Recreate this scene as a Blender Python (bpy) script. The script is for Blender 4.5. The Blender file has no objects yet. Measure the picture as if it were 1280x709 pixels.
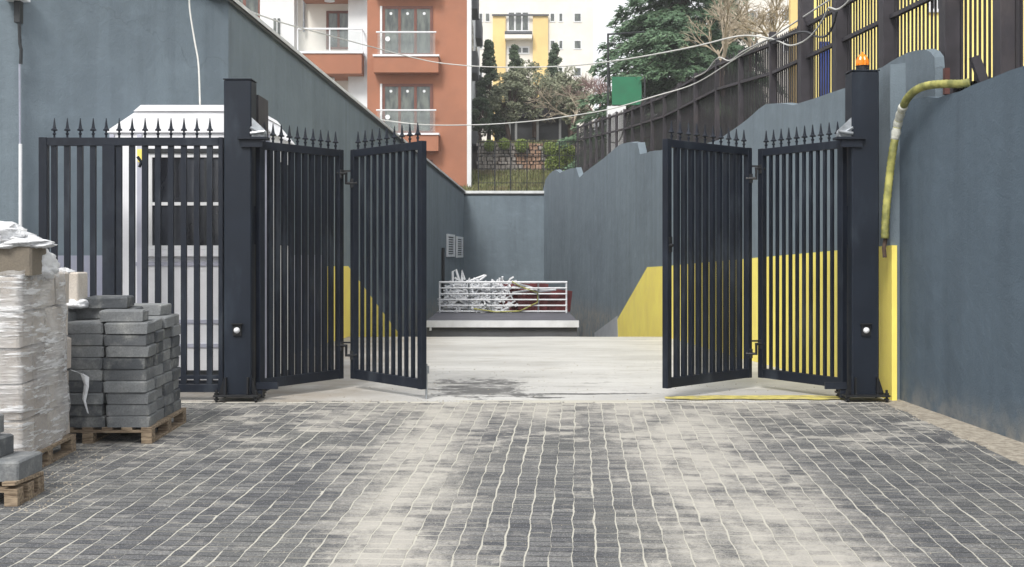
import bpy, math, random
from mathutils import Vector, Matrix, noise as mnoise
R = math.radians
rnd = random.Random(7)
SC = bpy.context.scene
C = SC.collection
F = 1476.0           # focal length in photograph pixels
CZ = 1.525           # eye height over the gate sill

# ---------------------------------------------------------------- camera
cam = bpy.data.cameras.new('camera'); cam.sensor_width = 36; cam.lens = 36*F/1280
cam.shift_y = -37.5/1280; cam.clip_start = .1; cam.clip_end = 2000
co = bpy.data.objects.new('camera', cam); C.objects.link(co)
co.location = (0, 0, CZ); co.rotation_euler = (R(90), 0, 0); SC.camera = co
# ---------------------------------------------------------------- world, sun
W = bpy.data.worlds.new('World'); SC.world = W; W.use_nodes = True
nt = W.node_tree; nt.nodes.clear()
sky = nt.nodes.new('ShaderNodeTexSky'); sky.sky_type = 'NISHITA'; sky.sun_disc = False
SE, SR = 46, 200      # sun elevation, compass rotation
sky.sun_elevation = R(SE); sky.sun_rotation = R(SR); sky.dust_density = 4; sky.air_density = 1.2; sky.ozone_density = .6
hs = nt.nodes.new('ShaderNodeHueSaturation'); hs.inputs['Saturation'].default_value = .15
mixw = nt.nodes.new('ShaderNodeMix'); mixw.data_type = 'RGBA'; mixw.inputs[0].default_value = .68
mixw.inputs[7].default_value = (11.5, 11.7, 12.0, 1)       # even cloud cover
bg = nt.nodes.new('ShaderNodeBackground'); bg.inputs[1].default_value = .085
wo = nt.nodes.new('ShaderNodeOutputWorld')
nt.links.new(sky.outputs[0], hs.inputs['Color']); nt.links.new(hs.outputs[0], mixw.inputs[6])
nt.links.new(mixw.outputs[2], bg.inputs[0]); nt.links.new(bg.outputs[0], wo.inputs[0])
sl = bpy.data.lights.new('sun', 'SUN'); sl.energy = 1.8; sl.angle = R(16); sl.color = (1, .96, .9)
so = bpy.data.objects.new('sun', sl); C.objects.link(so)
# light comes from behind the camera, a little to the left
az, el = R(SR), R(SE)
d = Vector((math.sin(az)*math.cos(el), math.cos(az)*math.cos(el), math.sin(el)))
so.rotation_euler = d.to_track_quat('Z', 'Y').to_euler()
SC.view_settings.view_transform = 'Standard'; SC.view_settings.look = 'None'
SC.view_settings.exposure = 0.62; SC.view_settings.gamma = 1; SC.view_settings.use_curve_mapping = False
SC.render.engine = 'CYCLES'

# ---------------------------------------------------------------- helpers
def lin(r, g, b):
    f = lambda c: ((c/255)/12.92 if c/255 <= .04045 else ((c/255+.055)/1.055)**2.4)
    return (f(r), f(g), f(b), 1)
def P(px, py, Y): return Vector(((px-640)/F*Y, Y, CZ+(317-py)/F*Y))
def X(px, Y): return (px-640)/F*Y
def Z(py, Y): return CZ+(317-py)/F*Y

class MB:
    def __init__(s): s.v = []; s.f = []; s.mi = []
    def add(s, vs, fs, m=0):
        n = len(s.v); s.v += [tuple(v) for v in vs]
        s.f += [tuple(i+n for i in f) for f in fs]; s.mi += [m]*len(fs); return s
    def box(s, x0, x1, y0, y1, z0, z1, M=None, b=0, m=0):
        if b <= 0:
            vs = [Vector((x, y, z)) for z in (z0, z1) for y in (y0, y1) for x in (x0, x1)]
            fs = [(0,2,3,1),(4,5,7,6),(0,1,5,4),(2,6,7,3),(0,4,6,2),(1,3,7,5)]
        else:   # chamfered on the upright edges and the top rim
            o = [(x0+b,y0),(x1-b,y0),(x1,y0+b),(x1,y1-b),(x1-b,y1),(x0+b,y1),(x0,y1-b),(x0,y0+b)]
            cx, cy = (x0+x1)/2, (y0+y1)/2
            sh = lambda p: (p[0]+(b if p[0] < cx else -b), p[1]+(b if p[1] < cy else -b))
            o2 = [sh(p) for p in o]
            vs = [Vector((*p, z0)) for p in o]+[Vector((*p, z1-b)) for p in o]+[Vector((*p, z1)) for p in o2]
            fs = [tuple(range(7,-1,-1)), tuple(range(16,24))]
            for k in range(8):
                j = (k+1) % 8
                fs += [(k,j,j+8,k+8),(k+8,j+8,j+16,k+16)]
        if M is not None: vs = [M @ v for v in vs]
        return s.add(vs, fs, m)
    def tube(s, pts, r, n=6, cap=True, m=0):
        pts = [Vector(p) for p in pts]; N = len(pts)
        rs = r if isinstance(r, (list, tuple)) else [r]*N
        t = (pts[1]-pts[0]).normalized()
        u = t.orthogonal().normalized(); vs = []
        for i in range(N):
            tt = ((pts[min(i+1,N-1)]-pts[max(i-1,0)])).normalized()
            u = (u-tt*u.dot(tt)); u = u.normalized() if u.length > 1e-6 else tt.orthogonal().normalized()
            w = tt.cross(u)
            for k in range(n):
                a = 2*math.pi*k/n; vs.append(pts[i]+(u*math.cos(a)+w*math.sin(a))*rs[i])
        fs = [(i*n+k, i*n+(k+1) % n, (i+1)*n+(k+1) % n, (i+1)*n+k) for i in range(N-1) for k in range(n)]
        if cap: fs += [tuple(range(n-1,-1,-1)), tuple(range((N-1)*n, N*n))]
        return s.add(vs, fs, m)
    def lathe(s, prof, n=8, M=None, m=0):
        vs = [Vector((r*math.cos(2*math.pi*k/n), r*math.sin(2*math.pi*k/n), z)) for r, z in prof for k in range(n)]
        if M is not None: vs = [M @ v for v in vs]
        L = len(prof)
        fs = [(i*n+k, i*n+(k+1) % n, (i+1)*n+(k+1) % n, (i+1)*n+k) for i in range(L-1) for k in range(n)]
        fs += [tuple(range(n-1,-1,-1)), tuple(range((L-1)*n, L*n))]
        return s.add(vs, fs, m)
    def prism(s, poly, a, b, M=None, m=0):
        """poly: list of (u,w) in x/z, extruded from y=a to y=b"""
        n = len(poly); vs = [Vector((u, a, w)) for u, w in poly]+[Vector((u, b, w)) for u, w in poly]
        if M is not None: vs = [M @ v for v in vs]
        fs = [tuple(range(n)), tuple(range(2*n-1, n-1, -1))]+[(i, i+n, (i+1) % n+n, (i+1) % n) for i in range(n)]
        return s.add(vs, fs, m)
    def data(s, name, mats, smooth=False):
        me = bpy.data.meshes.new(name); me.from_pydata(s.v, [], s.f); me.validate()
        for m in (mats if isinstance(mats, (list, tuple)) else [mats]): me.materials.append(m)
        if len(me.polygons) == len(s.mi): me.polygons.foreach_set('material_index', s.mi)
        if smooth: me.shade_smooth()
        me.update(); return me
    def build(s, name, mats, parent=None, smooth=False, loc=None):
        return link(name, s.data(name, mats, smooth), parent, loc)
def link(name, me, parent=None, loc=None):
    o = bpy.data.objects.new(name, me); C.objects.link(o)
    if parent is not None: o.parent = parent
    if loc is not None: o.location = loc
    return o
def tag(o, label=None, cat=None, group=None, kind=None):
    for k, v in (('label', label), ('category', cat), ('group', group), ('kind', kind)):
        if v: o[k] = v
    return o
def empty(name, loc, label, cat, group=None, rz=0):
    o = bpy.data.objects.new(name, None); C.objects.link(o); o.location = loc; o.rotation_euler = (0, 0, rz)
    return tag(o, label, cat, group)
def kids(o): return [c for c in bpy.data.objects if c.parent == o]
def copy_tree(o, parent=None):
    c = o.copy(); C.objects.link(c); c.parent = parent
    for ch in kids(o): copy_tree(ch, c)
    return c

# ---------------------------------------------------------------- materials
class NT:
    def __init__(s, name):
        s.m = bpy.data.materials.new(name); s.m.use_nodes = True; s.t = s.m.node_tree; s.t.nodes.clear()
        s.out = s.t.nodes.new('ShaderNodeOutputMaterial'); s.b = s.t.nodes.new('ShaderNodeBsdfPrincipled')
        s.t.links.new(s.b.outputs[0], s.out.inputs[0]); s.geo = s.t.nodes.new('ShaderNodeNewGeometry')
    def L(s, a, b): s.t.links.new(a, b)
    def setv(s, sock, v):
        if hasattr(v, 'is_output'): s.L(v, sock)
        else: sock.default_value = v
    def pos(s, sc=(1,1,1), obj=False):
        mp = s.t.nodes.new('ShaderNodeMapping'); mp.inputs['Scale'].default_value = sc
        if obj:
            tc = s.t.nodes.new('ShaderNodeTexCoord'); s.L(tc.outputs['Object'], mp.inputs[0])
        else: s.L(s.geo.outputs['Position'], mp.inputs[0])
        return mp.outputs[0]
    def noise(s, scale, detail=4, vec=None, rough=.6):
        n = s.t.nodes.new('ShaderNodeTexNoise'); n.inputs['Scale'].default_value = scale
        n.inputs['Detail'].default_value = detail; n.inputs['Roughness'].default_value = rough
        s.L(vec if vec is not None else s.pos(), n.inputs['Vector']); return n.outputs[0]
    def ramp(s, v, a, b, lo=0., hi=1.):
        n = s.t.nodes.new('ShaderNodeMapRange'); n.interpolation_type = 'SMOOTHSTEP'
        for i, q in enumerate((v, a, b, lo, hi)): s.setv(n.inputs[i], q)
        return n.outputs[0]
    def math(s, op, a, b=0.):
        n = s.t.nodes.new('ShaderNodeMath'); n.operation = op; s.setv(n.inputs[0], a); s.setv(n.inputs[1], b); return n.outputs[0]
    def mix(s, f, a, b, mode='MIX'):
        n = s.t.nodes.new('ShaderNodeMix'); n.data_type = 'RGBA'; n.blend_type = mode
        s.setv(n.inputs[0], f); s.setv(n.inputs[6], a); s.setv(n.inputs[7], b); return n.outputs[2]
    def xyz(s, v=None):
        n = s.t.nodes.new('ShaderNodeSeparateXYZ'); s.L(v if v is not None else s.geo.outputs['Position'], n.inputs[0]); return n.outputs
    def rand(s):
        n = s.t.nodes.new('ShaderNodeObjectInfo'); return n.outputs['Random']
    def col(s, c): s.setv(s.b.inputs['Base Color'], c)
    def rough(s, v): s.setv(s.b.inputs['Roughness'], v)
    def bump(s, h, strength=.3, dist=.01):
        n = s.t.nodes.new('ShaderNodeBump'); n.inputs['Strength'].default_value = strength; n.inputs['Distance'].default_value = dist
        s.L(h, n.inputs['Height']); s.L(n.outputs[0], s.b.inputs['Normal'])
def simple(name, c, rough=.7, var=.15, scale=8, metal=0, bump=0, bscale=60, stain=None):
    n = NT(name); v = n.noise(scale, 5); dk = tuple(x*(1-var*1.6) for x in c[:3])+(1,); lt = tuple(min(1, x*(1+var)) for x in c[:3])+(1,)
    cc = n.mix(n.ramp(v, .3, .7), dk, lt)
    if stain:
        sc, amt, scol = stain
        cc = n.mix(n.math('MULTIPLY', n.ramp(n.noise(sc, 6, n.pos((1,1,.35))), .5, .75), amt), cc, scol)
    n.col(cc); n.rough(n.ramp(v, .2, .8, max(0, rough-.08), min(1, rough+.08))); n.b.inputs['Metallic'].default_value = metal
    if bump: n.bump(n.noise(bscale, 5), bump, .01)
    return n.m
def stucco(name, c, c2):
    n = NT(name)
    big = n.noise(.55, 5); mid = n.noise(3.2, 6); st = n.noise(1.3, 6, n.pos((3.2, 3.2, .28)))
    a = n.mix(n.ramp(big, .32, .68), c, c2)
    a = n.mix(n.math('MULTIPLY', n.ramp(mid, .45, .8), .35), a, tuple(x*1.35 for x in c2[:3])+(1,))
    a = n.mix(n.math('MULTIPLY', n.ramp(st, .52, .78), .38), a, tuple(x*.62 for x in c[:3])+(1,))
    rol = n.noise(2.4, 3, n.pos((1.6, 1.6, .12)), .5)
    a = n.mix(n.ramp(rol, .42, .6, 0., .16), a, tuple(x*1.45 for x in c2[:3])+(1,))
    vo = n.t.nodes.new('ShaderNodeTexVoronoi'); vo.feature = 'DISTANCE_TO_EDGE'; vo.inputs['Scale'].default_value = .42
    va = n.t.nodes.new('ShaderNodeVectorMath'); va.operation = 'ADD'; nn_ = n.t.nodes.new('ShaderNodeTexNoise'); nn_.inputs['Scale'].default_value = 1.8; nn_.inputs['Detail'].default_value = 6
    n.L(n.geo.outputs['Position'], nn_.inputs['Vector']); n.L(n.geo.outputs['Position'], va.inputs[0]); n.L(nn_.outputs[1], va.inputs[1]); n.L(va.outputs[0], vo.inputs['Vector'])
    ck = n.math('MULTIPLY', n.ramp(vo.outputs[0], .0015, .005, 1., 0.), n.ramp(n.noise(.5, 2), .52, .6))
    a = n.mix(n.math('MULTIPLY', ck, .22), a, tuple(x*.4 for x in c[:3])+(1,))
    z = n.xyz()[2]
    dust = n.math('MULTIPLY', n.ramp(z, .34, -.25, 0., 1.), n.ramp(n.noise(5, 5), .3, .7))     # splashed dirt at the foot
    a = n.mix(n.math('MULTIPLY', dust, .8), a, lin(150, 145, 135))
    n.col(a); n.rough(.82)
    n.bump(n.math('ADD', n.math('MULTIPLY', n.noise(2.2, 3), 1.5), n.math('MULTIPLY', n.noise(55, 4), .35)), .55, .03)
    return n.m
MT = {}
MT['wall'] = stucco('blue grey stucco', lin(100, 112, 121), lin(111, 124, 133))
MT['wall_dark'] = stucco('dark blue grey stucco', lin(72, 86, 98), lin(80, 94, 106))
MT['wall_low'] = stucco('pale lilac grey wall paint', lin(148, 152, 168), lin(160, 163, 178))
MT['yellow'] = simple('yellow wall paint', lin(255, 234, 118), .6, .04, 3, bump=.15, bscale=40, stain=(1.4, .2, lin(190, 178, 110)))
MT['grey_paint'] = simple('grey wall paint', lin(168, 172, 178), .7, .08, 3)
MT['yellow_floor'] = simple('worn yellow floor paint', lin(205, 192, 110), .7, .2, 9, stain=(6, .8, lin(170, 165, 150)))
MT['gate'] = simple('anthracite gate paint', lin(21, 28, 40), .55, .14, 2.5, bump=.05, stain=(3, .3, lin(85, 92, 100)))
MT['gate_post'] = simple('anthracite post paint', lin(24, 32, 44), .55, .1, 2.0, bump=.05, stain=(2, .35, lin(82, 92, 104)))
for q in ('gate','gate_post'): MT[q].node_tree.nodes['Principled BSDF'].inputs['Specular IOR Level'].default_value = .3
MT['black'] = simple('black iron', lin(22, 24, 28), .5, .2)
MT['steel'] = simple('galvanised steel', lin(170, 175, 180), .35, .2, 12, metal=.7)
MT['white'] = simple('white paint', lin(232, 234, 238), .5, .05, 4, stain=(2.5, .25, lin(170, 168, 165)))
MT['cabin'] = simple('white cabin panel', lin(242, 243, 248), .45, .04, 3, stain=(2, .15, lin(170, 172, 178)))
MT['cabin_trim'] = simple('pale lilac cabin trim', lin(190, 192, 208), .5, .06, 3)
MT['coping'] = simple('light stone coping', lin(220, 222, 222), .6, .1, 3)
MT['coping_dark'] = simple('dark coping drip', lin(38, 42, 46), .6, .1, 3)
MT['amber'] = simple('amber plastic', lin(250, 140, 10), .2, .08, 20); MT['amber'].node_tree.nodes['Principled BSDF'].inputs['Subsurface Weight'].default_value = .2
MT['picket'] = simple('near black fence iron', lin(40, 37, 42), .75, .25, 5, stain=(3, .4, lin(70, 62, 60)))
MT['fence'] = simple('dark brown painted fence iron', lin(54, 51, 57), .65, .2, 4, stain=(3, .5, lin(92, 84, 82)))
MT['brick_fence_post'] = simple('rusty red post', lin(88, 54, 48), .8, .2, 4)
MT['wood'] = None
n = NT('pallet wood')
g = n.noise(6, 8, n.pos((1.2, 9, 9)))
a = n.mix(n.ramp(g, .3, .7), lin(92, 76, 60), lin(172, 154, 130)); a = n.mix(n.math('MULTIPLY', n.rand(), .35), a, lin(90, 78, 68))
n.col(a); n.rough(.85); n.bump(g, .4, .01); MT['wood'] = n.m
def block_mat(name, c1, c2, c3):
    n = NT(name); r = n.rand(); v = n.noise(7, 6); g = n.noise(70, 5)
    a = n.mix(r, c1, c2); a = n.mix(n.ramp(v, .45, .75, 0., .7), a, c3)
    a = n.mix(n.ramp(g, .3, .75, .0, .35), a, tuple(x*.45 for x in c1[:3])+(1,))
    n.col(a); n.rough(.93); n.bump(g, .6, .006); return n.m
MT['dark_block'] = block_mat('dark concrete block', lin(68, 72, 77), lin(134, 137, 139), lin(164, 165, 162))
MT['tan_block'] = block_mat('tan pumice block', lin(176, 168, 160), lin(212, 204, 194), lin(196, 184, 170))
MT['brown_block'] = block_mat('brown grey pumice block', lin(122, 114, 102), lin(136, 128, 116), lin(108, 102, 94))
# pavers: dark grey-blue stones under drifts of pale cement dust (dirt with its own shape)
def dust_mask(n):
    p = n.xyz(); x, y = p[0], p[1]
    wob = n.math('MULTIPLY', n.math('SUBTRACT', n.noise(.9, 4), .5), .55)
    xx = n.math('ADD', x, wob)
    def band(c, w0, w1, amp):
        return n.ramp(n.math('ABSOLUTE', n.math('SUBTRACT', xx, c)), w0, w1, amp, 0.)
    m = n.math('MAXIMUM', band(-.72, .0, .85, .95), band(1.5, .15, 1.15, 1.0))
    yy = n.math('ADD', y, n.math('MULTIPLY', wob, 2.2))
    far = n.math('MULTIPLY', n.ramp(yy, 10.2, 11.7, 0., .85), n.ramp(n.math('ABSOLUTE', n.math('SUBTRACT', xx, .6)), 1.6, 3.0, 1., .28))
    m = n.math('MAXIMUM', m, far)
    br = n.ramp(n.noise(1.5, 7, n.pos((1.4, .8, 1)), .7), .3, .62, .3, 1.)
    m = n.math('MULTIPLY', m, br)
    fine = n.ramp(n.noise(7, 6, n.pos((1, 1, 1)), .7), .5, .72, 0., .45)
    lf = n.math('MULTIPLY', n.ramp(y, 8.6, 10.2, 0., .75), n.ramp(n.noise(2.1, 7, n.pos((.7, 1.3, 1)), .72), .47, .6))
    m = n.math('MAXIMUM', m, lf)
    return n.math('MINIMUM', n.math('ADD', m, fine), 1.)
n = NT('wave pavers'); r = n.rand(); wn = n.t.nodes.new('ShaderNodeTexWhiteNoise'); wn.noise_dimensions = '3D'
sn = n.t.nodes.new('ShaderNodeVectorMath'); sn.operation = 'SNAP'; sn.inputs[1].default_value = (.13, .1, 9)
n.L(n.geo.outputs['Position'], sn.inputs[0]); n.L(sn.outputs[0], wn.inputs[0])
isl = n.geo.outputs['Random Per Island']
rr = n.math('FRACT', n.math('ADD', r, isl))
a = n.mix(rr, lin(74, 75, 80), lin(124, 124, 124)); a = n.mix(n.ramp(n.noise(.8, 5), .4, .7, 0., .5), a, lin(124, 124, 118))
gr = n.noise(70, 6, rough=.8); a = n.mix(n.ramp(gr, .35, .62, .8, 0.), a, lin(42, 46, 52))
a = n.mix(n.ramp(n.noise(120, 3), .55, .7, 0., .7), a, lin(178, 178, 176))
a = n.mix(n.math('MULTIPLY', n.ramp(n.math('ADD', dust_mask(n), n.math('MULTIPLY', n.math('SUBTRACT', n.math('ADD', rr, n.ramp(gr, .3, .7)), 1.), .34)), .0, 1.15), .76), a, lin(190, 185, 176))
n.col(a); n.rough(.8); n.bump(gr, .5, .004); MT['paver'] = n.m
n = NT('grimy joint edge with painted shade'); a = n.mix(n.noise(6, 5), lin(44, 46, 50), lin(74, 74, 74)); a = n.mix(n.math('MULTIPLY', dust_mask(n), .8), a, lin(196, 192, 182)); n.col(a); n.rough(.9); MT['joint_grime_shade'] = n.m  # joint grime, its dark colour also painting in the shade of the cross joints
n = NT('joint sand'); g = n.noise(40, 5)
n.col(n.mix(g, lin(168, 165, 154), lin(200, 197, 186))); n.rough(.95); n.bump(g, .4, .004); MT['sand'] = n.m
n = NT('soil strip'); g = n.noise(18, 7); n.col(n.mix(n.ramp(g, .3, .7), lin(138, 130, 118), lin(176, 168, 154))); n.rough(.95); n.bump(g, .8, .02); MT['soil'] = n.m
n = NT('brushed concrete')
big = n.noise(.7, 6, n.pos((.6, 1.4, 1))); st = n.noise(1.6, 8, n.pos((.9, 1.7, 1)), .75); fi = n.noise(30, 5)
a = n.mix(n.ramp(big, .3, .7), lin(178, 177, 174), lin(204, 203, 200))
a = n.mix(n.ramp(st, .52, .66, 0., .45), a, lin(158, 152, 142)); a = n.mix(n.ramp(fi, .4, .8, 0., .2), a, lin(140, 136, 128))
p = n.xyz(); wx = n.math('ABSOLUTE', n.math('SUBTRACT', p[0], .15))
wet = n.math('MULTIPLY', n.ramp(wx, .9, 1.9, 1., 0.), n.math('MULTIPLY', n.ramp(p[1], 12.3, 12.6, 0., 1.), n.ramp(p[1], 14.4, 16.0, 1., 0.)))
wt = n.noise(1.3, 8, n.pos((1.1, 3.2, 1)), .78)
wob = n.math('MULTIPLY', n.math('SUBTRACT', n.noise(4.2, 8, n.pos((1, .6, 1)), .75), .5), 2.4)
def blob(cx, cy, rx, ry):
    dx = n.math('DIVIDE', n.math('SUBTRACT', p[0], cx), rx); dy = n.math('DIVIDE', n.math('SUBTRACT', p[1], cy), ry)
    dd = n.math('ADD', n.math('SQRT', n.math('ADD', n.math('MULTIPLY', dx, dx), n.math('MULTIPLY', dy, dy))), wob)
    return n.ramp(dd, .75, 1.0, 1., 0.)
wetm = n.math('MAXIMUM', n.math('MULTIPLY', n.math('MAXIMUM', blob(-.40, 13.5, .62, 1.2), blob(-.2, 12.7, .55, .2)), n.ramp(wt, .44, .5)), n.math('MAXIMUM', blob(.75, 12.83, .8, .08), blob(.35, 12.5, .26, .07)))
wetm = n.math('MAXIMUM', wetm, n.math('MULTIPLY', wet, n.ramp(wt, .57, .6, 0., .55)))
a = n.mix(n.math('MULTIPLY', wetm, .9), a, lin(70, 70, 70))
sd = n.math('MULTIPLY', n.ramp(p[0], -.7, -2.2, 0., 1.), n.ramp(n.noise(1.6, 6), .3, .65, .3, 1.))
a = n.mix(n.math('MULTIPLY', sd, .7), a, lin(150, 138, 122))
a = n.mix(n.ramp(n.noise(13, 4, rough=.8), .64, .7, 0., .6), a, lin(120, 114, 104))
n.col(a); n.rough(n.math('SUBTRACT', .85, n.math('MULTIPLY', wetm, .2))); n.bump(n.math('ADD', st, n.math('MULTIPLY', fi, .3)), .35, .02); MT['concrete'] = n.m
n = NT('asphalt ramp'); g = n.noise(30, 5); n.col(n.mix(g, lin(80, 80, 82), lin(110, 110, 110))); n.rough(.9); MT['ramp'] = n.m
MT['felt'] = simple('grey roofing felt', lin(98, 98, 106), .8, .15, 2, bump=.3)
MT['orange'] = simple('terracotta render', lin(165, 112, 88), .85, .07, .8, bump=.2, bscale=20, stain=(.5, .3, lin(172, 112, 86)))
MT['render_white'] = simple('white render', lin(226, 228, 230), .8, .05, .8, stain=(.5, .2, lin(190, 190, 190)))
MT['render_cream'] = simple('cream render', lin(232, 228, 220), .8, .05, .5)
MT['render_yellow'] = simple('pale yellow render', lin(235, 205, 140), .8, .06, .5)
MT['yellow_house'] = simple('bright yellow house render', lin(255, 234, 146), .8, .05, 1.2, stain=(1, .35, lin(242, 226, 170)))
MT['frame_brown'] = simple('brown window frame', lin(112, 68, 56), .5, .1)
MT['frame_white'] = simple('white window frame', lin(225, 226, 228), .4, .04)
MT['blue'] = simple('blue sheet', lin(40, 70, 150), .6, .15, 3)
MT['grey_dark'] = simple('dark grey render', lin(92, 94, 98), .8, .12, 2)
def glass(name, c, rough=.08, curtain=None):
    n = NT(name); v = n.noise(1.6, 3, n.pos((2.5, 2.5, .7)))
    n.col(n.mix(n.ramp(v, .35, .7), c, curtain or tuple(x*1.8 for x in c[:3])+(1,))); n.rough(rough)
    n.b.inputs['IOR'].default_value = 1.5; n.b.inputs['Specular IOR Level'].default_value = .7; return n.m
MT['glass'] = glass('window glass', lin(66, 72, 72), .08, lin(112, 118, 112))
MT['glass_dark'] = glass('dark window glass', lin(28, 30, 36), .12, lin(58, 62, 70))
n = NT('balcony glass'); n.col(lin(190, 200, 200)); n.rough(.1)
tr = n.t.nodes.new('ShaderNodeBsdfTransparent'); ms = n.t.nodes.new('ShaderNodeMixShader'); ms.inputs[0].default_value = .12
n.L(tr.outputs[0], ms.inputs[1]); n.L(n.b.outputs[0], ms.inputs[2]); n.L(ms.outputs[0], n.out.inputs[0]); MT['rail_glass'] = n.m
n = NT('stretch film')
mp = n.t.nodes.new('ShaderNodeMapping'); mp.inputs['Rotation'].default_value = (.35, .5, .0); mp.inputs['Scale'].default_value = (.5, .8, 5.5); n.L(n.geo.outputs['Position'], mp.inputs[0])
mp2 = n.t.nodes.new('ShaderNodeMapping'); mp2.inputs['Rotation'].default_value = (-.5, -.55, .0); mp2.inputs['Scale'].default_value = (.4, .6, 4.5); n.L(n.geo.outputs['Position'], mp2.inputs[0])
w = n.noise(3.4, 6, mp.outputs[0], .62); w2 = n.noise(9, 5, mp2.outputs[0], .6); w3 = n.noise(2.2, 3)
n.col(lin(246, 247, 249)); n.rough(.25); n.bump(n.math('ADD', w, n.math('MULTIPLY', w2, .5)), 1., .06)
tr = n.t.nodes.new('ShaderNodeBsdfTransparent'); ms = n.t.nodes.new('ShaderNodeMixShader')
sa = n.math('MAXIMUM', n.ramp(w, .52, .6, .0, .85), n.ramp(w2, .55, .64, .0, .8))
n.L(n.math('MAXIMUM', sa, n.ramp(w3, .35, .7, .18, .52)), ms.inputs[0])
n.L(tr.outputs[0], ms.inputs[1]); n.L(n.b.outputs[0], ms.inputs[2]); n.L(ms.outputs[0], n.out.inputs[0]); MT['film'] = n.m
n = NT('crumpled plastic'); n.col(n.mix(n.noise(8, 4), lin(215, 217, 220), lin(240, 241, 243))); n.rough(.35); n.bump(n.noise(22, 5), .8, .03)
MT['plastic'] = n.m
def leafmat(name, a1, a2, a3):
    n = NT(name); i = n.geo.outputs['Random Per Island']
    c = n.mix(i, a1, a2); c = n.mix(n.ramp(n.noise(.7, 3), .45, .7), c, a3); n.col(c); n.rough(.75); return n.m
MT['cedar'] = leafmat('cedar needles', lin(56, 82, 60), lin(104, 130, 98), lin(80, 106, 80))
MT['spruce'] = leafmat('spruce needles', lin(62, 80, 60), lin(102, 118, 88), lin(76, 92, 72))
MT['olive'] = leafmat('olive leaves', lin(104, 112, 88), lin(158, 160, 134), lin(126, 132, 110))
MT['ivy'] = leafmat('ivy leaves', lin(96, 120, 58), lin(148, 160, 82), lin(120, 136, 70))
MT['grass'] = leafmat('grass blades', lin(88, 98, 58), lin(138, 138, 92), lin(120, 110, 78))
MT['bark'] = simple('bark', lin(92, 78, 72), .9, .25, 5)
MT['twig'] = simple('reddish bare twigs', lin(138, 112, 108), .9, .2, 3)
MT['twig_pale'] = simple('pale bare twigs', lin(176, 164, 146), .9, .2, 3)
MT['stone'] = block_mat('rubble stone', lin(112, 106, 104), lin(172, 166, 160), lin(140, 120, 108))
MT['stone_brown'] = block_mat('brown rubble stone', lin(138, 104, 86), lin(180, 150, 128), lin(150, 118, 98))
MT['mortar'] = simple('dark wall mortar', lin(62, 56, 54), .95, .2, 3)
MT['ground'] = simple('bare earth', lin(104, 98, 78), .95, .2, .5, bump=.4, bscale=6)
MT['cable'] = simple('pale cable', lin(200, 200, 196), .5, .05)
MT['cable_dark'] = simple('dark cable', lin(50, 52, 56), .5, .05)
MT['green_board'] = simple('green mesh sheet', lin(36, 112, 80), .7, .1, 2)
MT['hose'] = None
n = NT('yellow green corrugated hose'); g = n.noise(5, 5)
n.col(n.mix(n.ramp(g, .35, .65), lin(186, 182, 104), lin(112, 114, 62))); n.rough(.6); n.bump(n.noise(60, 3), .5, .01); MT['hose'] = n.m
MT['tape'] = simple('greyish white tape', lin(205, 206, 196), .6, .15, 20, bump=.6)
MT['rust'] = simple('rusted iron', lin(84, 68, 58), .9, .3, 8, bump=.4)
MT['junk_red'] = simple('dark red scrap', lin(104, 46, 48), .8, .25, 3)

# ================================================================ GROUND
SLOPE = .0298
def gz(y): return -SLOPE*(12.3-y) if y < 12.3 else -.0095*(y-12.3) if y < 23 else -.102
base = MB()   # wide earth sheet that reaches the horizon, sunk under the ramp
ys = [-150, -40, 2, 12.3, 23]
g0 = MB()
xs = [-300, -60, -8, 8, 60, 300]
for i in range(len(ys)-1):
    for j in range(5):
        g0.add([(xs[j], ys[i], max(gz(ys[i]), -3)-.15), (xs[j+1], ys[i], max(gz(ys[i]), -3)-.15), (xs[j+1], ys[i+1], gz(ys[i+1])-.15), (xs[j], ys[i+1], gz(ys[i+1])-.15)], [(0,1,2,3)])
zr = -3.5
g0.add([(-8,23,-.252),(8,23,-.252),(8,23,zr),(-8,23,zr),(-8,44.5,zr),(8,44.5,zr),(8,44.5,3.2),(-8,44.5,3.2)], [(0,1,2,3),(3,2,5,4),(4,5,6,7)])
for a, b in ((-300,-8),(8,300)):
    s = 1 if a > 0 else -1
    g0.add([(a,23,-.252),(b,23,-.252),(b,44.5,3.2),(a,44.5,3.2)], [(0,1,2,3)])
g0.add([(-300,44.5,3.2),(300,44.5,3.2),(300,600,3.6),(-300,600,3.6)], [(0,1,2,3)])
tag(g0.build('ground', MT['ground']), kind='structure')

# paved yard: sand bed + wave pavers
PX, PY, YAW = .1325, .1, -.0555
bed = MB(); bed.box(-7, 4.02, 2.5, 12.28, -.12, 0)
bv = bed.v; bed.v = [(x, y, z+gz(y)) for x, y, z in bv]
yard = tag(bed.build('paved_yard', MT['sand']), kind='structure')
def paver_shape(skew, jit):
    g, c = .0042, .0022; e = .0022; z0, z1 = -.012, .0022
    x0, x1, y0, y1 = g, PX-g, e, PY-e
    j = lambda: jit.uniform(-.0012, .0012)
    q = [(x0, y0), (x1, y0), (x1+skew, y1), (x0+skew, y1)]
    q = [(a+j(), b) for a, b in q]
    cxm = sum(a for a, _ in q)/4; cym = PY/2
    def inset(k): a, b = q[k]; return (a+(c if k in (0, 3) else -c), b+(.0085 if k < 2 else -.0085))
    tilt = jit.uniform(-.0012, .0012)
    vs = [(a, b, z0) for a, b in q]+[(a, b, z1-c*.6) for a, b in q]+[(*inset(k), z1+(tilt if k in (1, 2) else 0)) for k in range(4)]
    fs = [(8,9,10,11)]
    for k in range(4):
        m = (k+1) % 4; fs += [(k, m, m+4, k+4), (k+4, m+4, m+8, k+8)]
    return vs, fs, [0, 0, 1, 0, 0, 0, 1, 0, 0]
AMP = .0042
variants = {}
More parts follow.
